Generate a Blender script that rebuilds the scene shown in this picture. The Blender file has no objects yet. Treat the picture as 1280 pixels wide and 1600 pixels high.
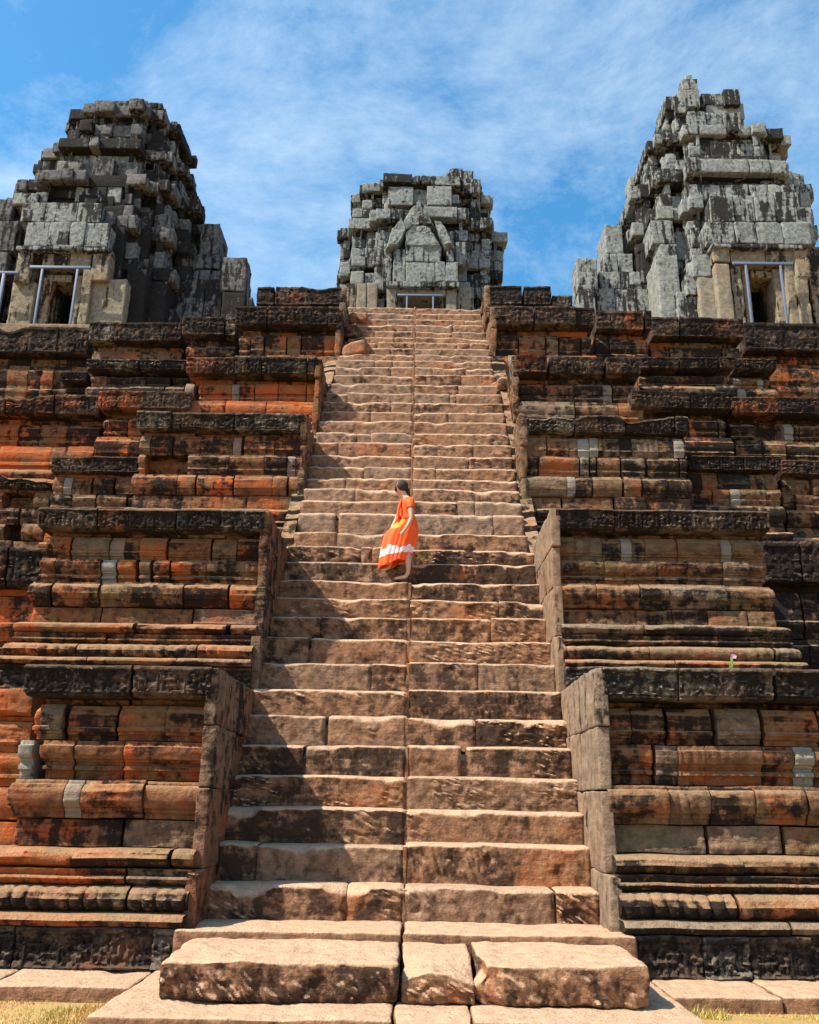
import bpy, math, random
import numpy as np
from mathutils import Matrix, Vector
C = bpy.context.scene.collection
SC = bpy.context.scene

# ------------------------------------------------------------------ camera
F = 1420.0                                  # focal length in photo pixels (1280 x 1600)
H = 1.55                                    # eye height
PITCH, ROLL, YAW = math.radians(17.6), math.radians(0.85), math.radians(0.27)
CAM = np.array([0.04, 0.0, H])
fw = np.array([-math.sin(YAW)*math.cos(PITCH), math.cos(YAW)*math.cos(PITCH), math.sin(PITCH)])
rt = np.array([math.cos(YAW), math.sin(YAW), 0.0])
up = np.cross(rt, fw)
R_ = rt*math.cos(ROLL) + up*math.sin(ROLL)
U_ = up*math.cos(ROLL) - rt*math.sin(ROLL)
cd = bpy.data.cameras.new('camera'); cam = bpy.data.objects.new('camera', cd); C.objects.link(cam)
cam.matrix_world = Matrix(((R_[0],U_[0],-fw[0],CAM[0]),(R_[1],U_[1],-fw[1],CAM[1]),(R_[2],U_[2],-fw[2],CAM[2]),(0,0,0,1)))
cd.sensor_fit = 'VERTICAL'; cd.sensor_height = 24.0; cd.lens = 24.0*F/1600.0
cd.clip_start = 0.1; cd.clip_end = 5000
SC.camera = cam

def at(px, py, Y):
    """world point at depth Y that was measured at photo pixel (px, py)"""
    r = fw + R_*((px-640)/F) + U_*((800-py)/F)
    return CAM + r*(Y/r[1])

# ------------------------------------------------------------------ world and sun
SUN_D = Vector((0.76, 0.33, -1.0)).normalized()      # the way the light travels
sun_el = math.asin(-SUN_D.z); sun_az = math.atan2(-SUN_D.x, -SUN_D.y)
w = bpy.data.worlds.new('World'); SC.world = w; w.use_nodes = True
nt = w.node_tree; nt.nodes.clear()
def N(nt, t, **k):
    n = nt.nodes.new(t)
    for a, b in k.items():
        if a.startswith('i_'): n.inputs[a[2:].replace('_', ' ')].default_value = b
        else: setattr(n, a, b)
    return n
sky = N(nt, 'ShaderNodeTexSky', sky_type='NISHITA', sun_disc=False)
sky.sun_elevation = sun_el; sky.sun_rotation = sun_az; sky.air_density = 1.1; sky.dust_density = 0.9; sky.ozone_density = 2.5
tc = N(nt, 'ShaderNodeTexCoord'); mp = N(nt, 'ShaderNodeMapping'); mp.inputs['Scale'].default_value = (1.3, 1.6, 2.4)
mp.inputs['Rotation'].default_value = (0.35, 0.0, 0.2)
n1 = N(nt, 'ShaderNodeTexNoise'); n1.inputs['Scale'].default_value = 2.6; n1.inputs['Detail'].default_value = 9; n1.inputs['Roughness'].default_value = 0.72
n1.inputs['Distortion'].default_value = 0.25
cr = N(nt, 'ShaderNodeValToRGB'); cr.color_ramp.elements[0].position = 0.41; cr.color_ramp.elements[1].position = 0.82
cr.color_ramp.elements[0].color = (0,0,0,1); cr.color_ramp.elements[1].color = (.72,.72,.72,1)
hs = N(nt, 'ShaderNodeHueSaturation'); hs.inputs['Hue'].default_value = 0.488; hs.inputs['Saturation'].default_value = 1.32; hs.inputs['Value'].default_value = 1.5
mx = N(nt, 'ShaderNodeMix', data_type='RGBA'); mx.inputs[7].default_value = (5.6, 6.7, 7.5, 1)
bg = N(nt, 'ShaderNodeBackground'); bg.inputs['Strength'].default_value = 0.088
out = N(nt, 'ShaderNodeOutputWorld'); L = nt.links.new
L(tc.outputs['Generated'], mp.inputs['Vector']); L(mp.outputs[0], n1.inputs['Vector']); L(n1.outputs['Fac'], cr.inputs[0])
L(sky.outputs[0], hs.inputs['Color']); L(hs.outputs[0], mx.inputs[6]); L(cr.outputs[0], mx.inputs[0]); L(mx.outputs[2], bg.inputs[0]); L(bg.outputs[0], out.inputs[0])
sd = bpy.data.lights.new('sun', 'SUN'); sd.energy = 5.0; sd.angle = math.radians(0.5); sd.color = (1.0, 0.90, 0.74)
so = bpy.data.objects.new('sun', sd); C.objects.link(so); so.rotation_euler = SUN_D.to_track_quat('-Z', 'Y').to_euler(); so.location = (-20, -10, 40)
SC.view_settings.view_transform = 'Standard'; SC.view_settings.look = 'None'; SC.view_settings.gamma = 1; SC.view_settings.exposure = 0.92

# ------------------------------------------------------------------ numeric noise
def vnoise(p, seed=0):
    i = np.floor(p).astype(np.int64); f = p - i; u = f*f*(3-2*f)
    def h(a, b, c):
        n = (a*374761393 + b*668265263 + c*1274126177 + seed*982451653) & 0xffffffff
        n = ((n ^ (n >> 13))*1274126177) & 0xffffffff
        n = (n ^ (n >> 16)) & 0xffff
        return n/32767.5 - 1.0
    x, y, z = i[...,0], i[...,1], i[...,2]; ux, uy, uz = u[...,0], u[...,1], u[...,2]
    a = h(x,y,z)*(1-ux)+h(x+1,y,z)*ux; b = h(x,y+1,z)*(1-ux)+h(x+1,y+1,z)*ux
    c = h(x,y,z+1)*(1-ux)+h(x+1,y,z+1)*ux; d = h(x,y+1,z+1)*(1-ux)+h(x+1,y+1,z+1)*ux
    return (a*(1-uy)+b*uy)*(1-uz) + (c*(1-uy)+d*uy)*uz
def fbm(p, o=3, seed=0):
    s = 0; a = 1.0; t = 0
    for k in range(o):
        s = s + a*vnoise(p*(2.03**k) + 17.3*k, seed+k); t += a; a *= 0.52
    return s/t
def sstep(a, b, x):
    t = np.clip((x-a)/(b-a), 0, 1); return t*t*(3-2*t)

# ------------------------------------------------------------------ materials
def stone_mat(name, c1, c2, orange=(0.60,0.17,0.045), dark=(0.012,0.010,0.009), org=0.0, lich=0.0, top_clean_lit=0.35,
              pale=(0.36,0.35,0.31), speck=0.35, bump=0.5, tool=0.0, streak=0.35, green=0.0, topcol=None, tg_k=.45, lscale=2.6, grey=.7, topr=(.25, .85), strata=.45, sc=.78):
    c1, c2, orange, pale = [tuple(q*sc for q in c) for c in (c1, c2, orange, pale)]; topcol = tuple(q*sc for q in topcol) if topcol else None
    m = bpy.data.materials.new(name); m.use_nodes = True; t = m.node_tree; t.nodes.clear(); L = t.links.new
    def noise(vec, sc, det=5, ro=.6, dist=0):
        n = N(t, 'ShaderNodeTexNoise'); n.inputs['Scale'].default_value = sc; n.inputs['Detail'].default_value = det
        n.inputs['Roughness'].default_value = ro; n.inputs['Distortion'].default_value = dist; L(vec, n.inputs['Vector']); return n.outputs['Fac']
    def math_(op, a, b=None, c=None, clamp=False):
        n = N(t, 'ShaderNodeMath', operation=op); n.use_clamp = clamp
        for i, v in enumerate((a, b, c)):
            if v is None: continue
            if isinstance(v, (int, float)): n.inputs[i].default_value = v
            else: L(v, n.inputs[i])
        return n.outputs[0]
    def ss(v, a, b):
        n = N(t, 'ShaderNodeMapRange', interpolation_type='SMOOTHSTEP'); n.inputs[1].default_value = a; n.inputs[2].default_value = b; L(v, n.inputs[0]); return n.outputs[0]
    def mix(f, a, b):
        n = N(t, 'ShaderNodeMix', data_type='RGBA')
        if isinstance(f, (int, float)): n.inputs[0].default_value = f
        else: L(f, n.inputs[0])
        for k, v in ((6, a), (7, b)):
            if isinstance(v, tuple): n.inputs[k].default_value = (*v, 1)
            else: L(v, n.inputs[k])
        return n.outputs[2]
    geo = N(t, 'ShaderNodeNewGeometry'); pos = geo.outputs['Position']
    at_ = N(t, 'ShaderNodeAttribute', attribute_name='tint'); sp = N(t, 'ShaderNodeSeparateColor'); L(at_.outputs['Color'], sp.inputs[0])
    tr, tg, tb = sp.outputs[0], sp.outputs[1], sp.outputs[2]
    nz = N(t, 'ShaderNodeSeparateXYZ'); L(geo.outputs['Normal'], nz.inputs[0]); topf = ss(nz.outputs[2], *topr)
    n_o = noise(pos, 1.1, 5, .62, .4); n_l = noise(pos, lscale, 9, .70, .3); n_m = noise(pos, 9.0, 6, .65); n_f = noise(pos, 55, 4, .7)
    mps = N(t, 'ShaderNodeMapping'); mps.inputs['Scale'].default_value = (7, 7, .9); L(pos, mps.inputs[0]); n_s = noise(mps.outputs[0], 1.0, 5, .6)
    base = mix(ss(n_m, .35, .65), c1, c2)
    o = ss(math_('ADD', math_('ADD', n_o, math_('MULTIPLY', n_m, .35)), math_('MULTIPLY_ADD', tr, .20, org)), .70, .90)
    base = mix(math_('MULTIPLY', o, .85), base, orange)
    if topcol: base = mix(math_('MULTIPLY', topf, .8), base, mix(ss(n_m, .35, .65), topcol, tuple(c*.8 for c in topcol)))  # up-facing colour: worn treads on the stairs, painted sunlight on the wall mouldings
    base = mix(math_('MULTIPLY', ss(math_('MULTIPLY', tr, -1.0), .1, .45), grey), base, mix(ss(n_m, .35, .65), (.24,.205,.155), (.12,.10,.078)))
    # moss tint
    if green: base = mix(math_('MULTIPLY', ss(noise(pos, 1.7, 6, .6), .5, .62), green), base, (.13,.15,.07))
    # grain value
    base = mix(math_('MULTIPLY', ss(n_f, .42, .7), .35), base, mix(.6, base, (.04,.03,.02)))
    base = mix(tb, base, pale)
    v = math_('ADD', n_l, math_('MULTIPLY_ADD', tg, tg_k, lich))
    v = math_('ADD', v, math_('MULTIPLY', math_('SUBTRACT', n_s, .5), streak))
    v = math_('ADD', v, math_('MULTIPLY', math_('SUBTRACT', n_m, .5), .45))
    mpl = N(t, 'ShaderNodeMapping'); mpl.inputs['Scale'].default_value = (1.6, 1.6, 17); L(pos, mpl.inputs[0]); n_y = noise(mpl.outputs[0], 1.0, 5, .65, .3)
    v = math_('ADD', v, math_('MULTIPLY', math_('SUBTRACT', n_y, .5), strata))
    v = math_('SUBTRACT', v, math_('MULTIPLY', topf, top_clean_lit))  # less lichen facing up: clean worn treads, sunlit look painted on wall tops
    v = math_('SUBTRACT', v, math_('MULTIPLY', tb, .3))
    lk = ss(v, .60, .78)
    col = mix(math_('MULTIPLY', lk, .93), base, dark)
    # pale crusty lichen specks
    vs = noise(pos, 30, 3, .5); big = noise(pos, 3.5, 4, .6)
    spk = math_('MULTIPLY', math_('MULTIPLY', ss(vs, .60, .70), ss(big, .48, .62)), speck)
    col = mix(spk, col, (.36,.34,.30))
    b = N(t, 'ShaderNodeBsdfPrincipled'); b.inputs['Roughness'].default_value = .92; b.inputs['Specular IOR Level'].default_value = .15
    L(col, b.inputs['Base Color'])
    hgt = math_('ADD', math_('MULTIPLY', n_f, .35), math_('MULTIPLY_ADD', n_y, strata*2, math_('MULTIPLY', n_m, .9)))
    hgt = math_('ADD', hgt, math_('MULTIPLY', noise(pos, 26, 5, .7), .7))
    if tool:
        mpt = N(t, 'ShaderNodeMapping'); mpt.inputs['Rotation'].default_value = (0, math.radians(38), 0); mpt.inputs['Scale'].default_value = (30, 12, 12); L(pos, mpt.inputs[0])
        hgt = math_('ADD', hgt, math_('MULTIPLY', noise(mpt.outputs[0], 1.0, 3, .5, .5), tool))
    bp = N(t, 'ShaderNodeBump'); bp.inputs['Strength'].default_value = bump; bp.inputs['Distance'].default_value = .05
    L(hgt, bp.inputs['Height']); L(bp.outputs[0], b.inputs['Normal'])
    o_ = N(t, 'ShaderNodeOutputMaterial'); L(b.outputs[0], o_.inputs[0]); return m

M = {}
M['wall'] = stone_mat('moulded_sandstone', (.30,.155,.08), (.13,.068,.038), grey=.5, orange=(.52,.13,.035), lich=.18, org=-.015, top_clean_lit=.34, green=.3, bump=.9, streak=.6, topcol=(.52,.33,.19))
M['wall_left'] = stone_mat('orange_sandstone', (.33,.14,.062), (.14,.062,.034), grey=.45, orange=(.60,.125,.03), lich=.17, org=.035, top_clean_lit=.34, green=.3, bump=.9, streak=.6, topcol=(.55,.32,.17))
M['cornice'] = stone_mat('carved_black_sandstone', (.14,.088,.058), (.066,.046,.036), orange=(.36,.10,.035), dark=(.012,.010,.009), lich=.235, org=-.08, top_clean_lit=.30, speck=.35, bump=.7, tg_k=.25)
M['stair'] = stone_mat('worn_stair_sandstone', (.40,.205,.11), (.185,.095,.053), orange=(.50,.16,.055), dark=(.040,.024,.016), lich=.085, org=-.05, top_clean_lit=.7, speck=.25, bump=.8, streak=.4, topcol=(.86,.58,.38), topr=(.3, .8), tg_k=.4, grey=.3, strata=.35)
M['slab'] = stone_mat('smooth_cheek_sandstone', (.33,.215,.14), (.19,.125,.08), lich=.03, org=-.14, top_clean_lit=.3, bump=.5, streak=1.3, topcol=(.42,.29,.18), strata=.2, grey=.4)
M['tower'] = stone_mat('grey_tower_sandstone', (.36,.385,.37), (.17,.185,.185), orange=(.36,.25,.15), lich=.135, org=-.16, top_clean_lit=.0, speck=.15, bump=.7, streak=1.5, green=.2, tg_k=.6, lscale=1.3, grey=0, strata=.2)
M['tower_dark'] = stone_mat('dark_tower_sandstone', (.19,.19,.195), (.09,.088,.092), orange=(.27,.17,.10), lich=.19, org=-.18, top_clean_lit=.0, speck=.2, bump=.7, streak=1.4, tg_k=.6, lscale=1.3, grey=0, strata=.2)
M['doorwall'] = stone_mat('tan_doorway_sandstone', (.36,.30,.21), (.20,.17,.125), orange=(.45,.22,.11), lich=.06, org=-.05, top_clean_lit=.1, speck=.2, bump=.5, streak=1.5, grey=.5, strata=.1)

def simple(name, col, rough=.7, metal=0, nscale=20, var=.25, sss=0):
    m = bpy.data.materials.new(name); m.use_nodes = True; t = m.node_tree; b = t.nodes['Principled BSDF']
    n = N(t, 'ShaderNodeTexNoise'); n.inputs['Scale'].default_value = nscale; n.inputs['Detail'].default_value = 5
    g = N(t, 'ShaderNodeNewGeometry'); t.links.new(g.outputs['Position'], n.inputs['Vector'])
    mx = N(t, 'ShaderNodeMix', data_type='RGBA'); mx.inputs[6].default_value = (*[c*(1-var) for c in col], 1); mx.inputs[7].default_value = (*[min(1, c*(1+var)) for c in col], 1)
    t.links.new(n.outputs['Fac'], mx.inputs[0]); t.links.new(mx.outputs[2], b.inputs['Base Color'])
    b.inputs['Roughness'].default_value = rough; b.inputs['Metallic'].default_value = metal
    return m
M['steel'] = simple('painted_blue_steel', (.11,.15,.23), .6, 0)
M['skin'] = simple('skin', (.50,.27,.17), .5, 0, 30, .08)
M['hair'] = simple('dark_hair', (.022,.013,.010), .85, 0, 60, .4)
M['dress'] = simple('orange_cotton', (.80,.085,.006), .8, 0, 12, .14)
M['dress_yellow'] = simple('yellow_orange_cotton', (.9,.26,.01), .8, 0, 12, .12)
M['band'] = simple('white_lilac_print', (.74,.66,.72), .8, 0, 45, .3)
t_ = M['band'].node_tree; nn_ = [n for n in t_.nodes if n.type == 'MIX'][0]; ra_ = N(t_, 'ShaderNodeMapRange'); ra_.inputs[1].default_value = .50; ra_.inputs[2].default_value = .60
no_ = [n for n in t_.nodes if n.type == 'TEX_NOISE'][0]; t_.links.new(no_.outputs['Fac'], ra_.inputs[0]); t_.links.new(ra_.outputs[0], nn_.inputs[0]); nn_.inputs[6].default_value = (.72,.66,.72,1); nn_.inputs[7].default_value = (.75,.30,.16,1)
M['ear'] = simple('headband_pink', (.34,.19,.17), .7, 0, 20, .1)
M['leaf'] = simple('weed_leaf', (.16,.26,.05), .7, 0, 20, .3)
M['dry'] = simple('dry_grass', (.42,.34,.10), .8, 0, 5, .35)
M['flower'] = simple('pink_petal', (.55,.20,.30), .6, 0, 20, .1)

# ------------------------------------------------------------------ mesh accumulator
class Acc:
    def __init__(s): s.v = []; s.f = []; s.t = []; s.n = 0
    def add(s, v, f, tint):
        v = np.asarray(v, float); s.v.append(v); s.f.append(np.asarray(f, np.int64)+s.n)
        tt = np.asarray(tint, float)
        if tt.ndim == 1: tt = np.tile(tt, (len(v), 1))
        s.t.append(tt); s.n += len(v)
    def build(s, name, mat, parent=None, origin=None, smooth=True, ang=38):
        if not s.v: return None
        v = np.concatenate(s.v); f = np.concatenate(s.f); t = np.concatenate(s.t)
        org = np.array(parent['_o']) if parent is not None and '_o' in parent else (np.array(origin) if origin is not None else np.zeros(3))
        v = v - org
        me = bpy.data.meshes.new(name)
        me.vertices.add(len(v)); me.vertices.foreach_set('co', v.ravel())
        me.loops.add(f.size); me.loops.foreach_set('vertex_index', f.ravel().astype(np.int32))
        me.polygons.add(len(f)); me.polygons.foreach_set('loop_start', (np.arange(len(f))*f.shape[1]).astype(np.int32))
        me.update(calc_edges=True); me.validate()
        a = me.color_attributes.new('tint', 'FLOAT_COLOR', 'POINT')
        a.data.foreach_set('color', np.concatenate([t[:, :3], np.ones((len(t), 1))], 1).ravel())
        if smooth:
            me.polygons.foreach_set('use_smooth', np.ones(len(me.polygons), bool)); me.set_sharp_from_angle(angle=math.radians(ang))
        me.materials.append(M[mat] if isinstance(mat, str) else mat)
        o = bpy.data.objects.new(name, me); C.objects.link(o)
        if parent is not None: o.parent = parent
        else: o.location = org
        return o

def thing(name, loc, label, cat, group=None):
    o = bpy.data.objects.new(name, None); C.objects.link(o); o.location = loc; o['_o'] = [float(a) for a in loc]
    o['label'] = label; o['category'] = cat
    if group: o['group'] = group
    return o
def tag(o, label=None, cat=None, group=None, kind=None):
    if label: o['label'] = label
    if cat: o['category'] = cat
    if group: o['group'] = group
    if kind: o['kind'] = kind
    return o

def grid_faces(ni, nj, flip=False):
    i, j = np.meshgrid(np.arange(ni-1), np.arange(nj-1), indexing='ij'); a = (i*nj+j).ravel()
    q = np.stack([a, a+nj, a+nj+1, a+1], 1)
    return q[:, ::-1] if flip else q

rng = np.random.default_rng(7); random.seed(7)

# a rough stone: box with worn edges and an uneven skin
def stone(A, lo, hi, tint=(0,0,0), r=.03, amp=.012, res=.12, seed=None, rot=0, freq=3.0, skip=(), warp=None, tilt=0):
    lo = np.array(lo, float); hi = np.array(hi, float); c = (lo+hi)/2; h = (hi-lo)/2; r = min(r, h.min()*.45)
    seed = int(rng.integers(1, 9999)) if seed is None else seed
    ax = []
    for k in range(3):
        n = max(2, int(math.ceil(2*(h[k]-r)/res))+1)
        ax.append(np.concatenate([[-h[k]], [-h[k]+r*.35], np.linspace(-h[k]+r, h[k]-r, n), [h[k]-r*.35], [h[k]]]))
    so_ = rng.uniform(0, 50, 3)
    for k in range(3):
        a, b = (k+1) % 3, (k+2) % 3
        for s in (-1, 1):
            if (k, s) in skip: continue
            P, Q = np.meshgrid(ax[a], ax[b], indexing='ij'); v = np.zeros((P.size, 3)); v[:, a] = P.ravel(); v[:, b] = Q.ravel(); v[:, k] = s*h[k]
            q = np.clip(v, -(h-r), h-r); d = v-q; ln = np.linalg.norm(d, axis=1, keepdims=True); d = d/np.maximum(ln, 1e-9)
            v = q + d*r
            nn = fbm(v*freq + so_, 3, seed)*amp + fbm(v*freq*4 + so_, 2, seed+5)*amp*.4
            v = v + d*nn[:, None]
            # bitten corners
            if amp > .008:
                cn = fbm(v*1.7+so_[::-1], 2, seed+9); v = v - d*(np.clip(cn-.35, 0, 1)*amp*5)[:, None]
            if tilt: v[:, 2] += v[:, 0]*tilt
            if rot:
                cs, sn = math.cos(rot), math.sin(rot); v[:, :2] = np.stack([v[:, 0]*cs-v[:, 1]*sn, v[:, 0]*sn+v[:, 1]*cs], 1)
            v = v + c
            if warp is not None: v = warp(v)
            A.add(v, grid_faces(len(ax[a]), len(ax[b]), flip=(s < 0)), tint)

# a stone of a moulded course: front skin follows a profile, its edges fold back into the wall
def shell(A, x0, x1, prof, Yf, yb, res=.03, amp=.01, tint=(0,0,0), carve=None, ztop_n=0.0, end_l=None, end_r=None, er=.018, fl=0):
    prof = np.array(prof, float)                       # (z, outward offset) bottom to top
    seg = np.r_[0, np.cumsum(np.hypot(np.diff(prof[:, 0]), np.diff(prof[:, 1])))]
    nj = max(5, int(seg[-1]/res)+2); s = np.linspace(0, seg[-1], nj)
    z = np.interp(s, seg, prof[:, 0]); off = np.interp(s, seg, prof[:, 1])
    ni = max(4, int((x1-x0)/res)+2); x = np.linspace(x0, x1, ni)
    X, Z = np.meshgrid(x, z, indexing='ij'); O = np.tile(off, (ni, 1))
    p = np.stack([X, -O+Yf, Z], -1)
    Y0_ = X*0+Yf*3
    d = amp*fbm(p*4.5, 3, 3) + amp*.5*fbm(p*17, 2, 8)
    chip = np.clip(fbm(p*2.3, 3, 21)-.38, 0, 1)*amp*7; d = d-chip
    else_ = carve is None
    if else_: d = d + .016*fbm(np.stack([X*1.4+x0, Y0_, Z*26], -1), 3, 51)
    if carve is not None: d = d + carve(X, Z, z[0], z[-1])
    m = np.minimum(X-x0, x1-X); mj = np.minimum(s, s[-1]-s)[None, :]
    d = d - er*(1-sstep(0, er*1.6, m)) - er*.8*(1-sstep(0, er*1.6, mj))
    Y = Yf - O - d
    Z = Z + amp*.8*fbm(np.stack([X*3, Y*0, Z*0], -1), 3, 31)*(1 if ztop_n == 0 else 1)
    if ztop_n:
        Z = Z - (Z-z[0])/(z[-1]-z[0])*ztop_n*np.clip(fbm(np.stack([X*1.6+Yf*7, X*0, X*0], -1), 3, 77)+.1, 0, 1)
    if fl: X = X + fl*(O-.1)*.4*sstep(0, .22, .22-((x1-X) if fl > 0 else (X-x0)))
    V = np.stack([X, Y, Z], -1)
    bot = V[:, :1].copy(); bot[..., 1] = yb; top = V[:, -1:].copy(); top[..., 1] = yb
    V = np.concatenate([bot, V, top], 1)
    l = V[:1].copy(); l[..., 1] = yb if end_l is None else end_l; rr = V[-1:].copy(); rr[..., 1] = yb if end_r is None else end_r
    V = np.concatenate([l, V, rr], 0)
    A.add(V.reshape(-1, 3), grid_faces(V.shape[0], V.shape[1]), tint)

def knobs(u, v, seed, jit=.32):
    """distance to the nearest of a jittered lattice of points, 0 at a point and about 1 between them"""
    iu, iv = np.floor(u), np.floor(v); best = np.full(u.shape, 9.0)
    for du in (-1, 0, 1):
        for dv in (-1, 0, 1):
            a, b = iu+du, iv+dv; q = np.stack([a*1.37+.5, b*2.11+.5, a*0+seed], -1)
            jx = vnoise(q*1.7, 3)*jit; jy = vnoise(q*2.3+9, 4)*jit
            best = np.minimum(best, np.hypot(a+.5+jx-u, b+.5+jy-v))
    return best
def carve_scroll(amp, per):
    def f(X, Z, z0, z1):
        hgt = z1-z0; t = (Z-z0)/hgt; rows = 5 if per < .6 else 4
        r = knobs(X/(hgt/rows*.85), t*rows, z0, .42)
        g = np.sqrt(np.clip(1-(r*1.75)**2, 0, 1))
        rg = 1-np.clip(np.abs(fbm(np.stack([X*11/(hgt*2.6), X*0+z0, Z*13/(hgt*2.6)], -1), 2, 12))*4.2, 0, 1); g = np.maximum(g*.75, rg)
        rib = np.abs(((X/(hgt*.9)) % 1)-.5)*2; rib = sstep(.80, .95, rib)
        wear = sstep(-.3, .2, fbm(np.stack([X*1.3, X*0+z0, Z*2], -1), 2, 5))
        fr = np.clip(sstep(.84, .88, t) + (1-sstep(.06, .10, t)), 0, 1)
        return amp*((np.maximum(g, rib*.8))*(1-fr)*(.55+.45*wear) + fr*.95 - .75) + amp*.25*fbm(np.stack([X*34, X*0, Z*34], -1), 2, 12)
    return f
def carve_petal(amp, per):
    def f(X, Z, z0, z1):
        u = X/per; fu = np.abs(u-np.floor(u)-.5)*2; wear = sstep(-.3, .2, fbm(np.stack([X*1.5, X*0, Z*0+z0], -1), 2, 6))
        return amp*(np.sqrt(np.clip(1-fu**2, 0, 1))-.6)*wear
    return f
def carve_teeth(amp, per):
    def f(X, Z, z0, z1):
        u = X/per; fu = u-np.floor(u); t = (Z-z0)/(z1-z0)
        return amp*((fu > .3)-.5)*(t < .6) + amp*.8*np.abs(fbm(np.stack([X*20, X*0, Z*20], -1), 2, 3))
    return f

# full-height moulding, fractions of the height: (t, outward offset)
COURSES = [   # t0, t1, points(t, off), stone length, kind
    (0.000, 0.125, [(0,.40),(.06,.40),(.5,.385),(.94,.40),(1,.39)], (.35,.85), 'carved'),
    (0.130, 0.165, [(0,.33),(.5,.36),(1,.32)], (1.0,2.4), 'fillet'),
    (0.170, 0.245, [(0,.22),(.2,.27),(.5,.285),(.8,.25),(1,.16)], (.8,1.9), 'petal'),
    (0.250, 0.300, [(0,.14),(.35,.19),(.5,.18),(.55,.14),(1,.17)], (.9,2.2), 'fillet'),
    (0.303, 0.362, [(0,.10),(.2,.16),(.5,.185),(.8,.16),(1,.09)], (.7,1.9), 'roll'),
    (0.366, 0.455, [(0,.03),(1,.0)], (.4,1.2), 'flat'),
    (0.460, 0.590, [(0,.0),(.02,.035),(.16,.035),(.18,.06),(.28,.06),(.30,.09),(.5,.115),(.72,.11),(.88,.08),(.90,.05),(1,.045)], (.2,.8), 'torus'),
    (0.594, 0.730, [(0,-.03),(.22,-.03),(.24,.015),(.34,.015),(.36,-.015),(.44,-.015),(.46,.01),(.52,.01),(.54,.04),(.7,.06),(.86,.065),(.88,.03),(1,.03)], (.14,.75), 'torus'),
    (0.734, 0.862, [(0,-.05),(.14,-.05),(.16,-.015),(.24,-.015),(.26,.02),(.36,.02),(.38,-.01),(.6,.01),(.8,-.01),(.92,-.05),(1,-.06)], (.13,.6), 'body'),
    (0.866, 0.884, [(0,-.15),(1,-.12)], (.5,1.0), 'flat'),
    (0.886, 1.000, [(0,-.05),(.1,.0),(.14,.03),(.5,.035),(.9,.045),(1,.02)], (.5,1.2), 'cornice'),
]
SHORT = [
    (0.000, 0.10, [(0,.22),(1,.20)], (.9,2.2), 'fillet'),
    (0.104, 0.20, [(0,.12),(.5,.17),(1,.10)], (.7,1.8), 'roll'),
    (0.204, 0.29, [(0,.06),(.5,.10),(1,.04)], (.8,2.0), 'fillet'),
    (0.294, 0.52, [(0,.0),(.18,.0),(.2,.04),(.3,.04),(.32,.02),(.5,.05),(.75,.05),(.78,.02),(1,.0)], (.3,1.1), 'torus'),
    (0.524, 0.76, [(0,-.04),(.2,-.04),(.22,.0),(.32,.0),(.34,-.03),(.48,-.03),(.5,.01),(.7,.03),(.85,.02),(.87,-.03),(1,-.04)], (.3,.6), 'torus'),
    (0.764, 0.82, [(0,-.13),(1,-.10)], (.5,1.0), 'flat'),
    (0.824, 1.00, [(0,-.04),(.1,.0),(.5,.03),(1,.02)], (.5,1.2), 'cornice'),
]
def deepen(tb):
    o = []
    for (t0, t1, pts, ln, kind) in tb:
        m = (t0+t1)/2
        if kind in ('cornice', 'carved'): d = .03 if kind == 'cornice' else 0
        else: d = -.19*math.exp(-((m-.70)/.22)**2) - (.05 if kind == 'flat' else 0)
        k = 1.25 if kind in ('roll', 'torus', 'petal', 'fillet') and tb is COURSES else 1.0
        o.append((t0, t1, [(a, b*k+d) for a, b in pts], ln, kind))
    return o
D_COURSES, D_SHORT = deepen(COURSES), deepen(SHORT)
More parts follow.
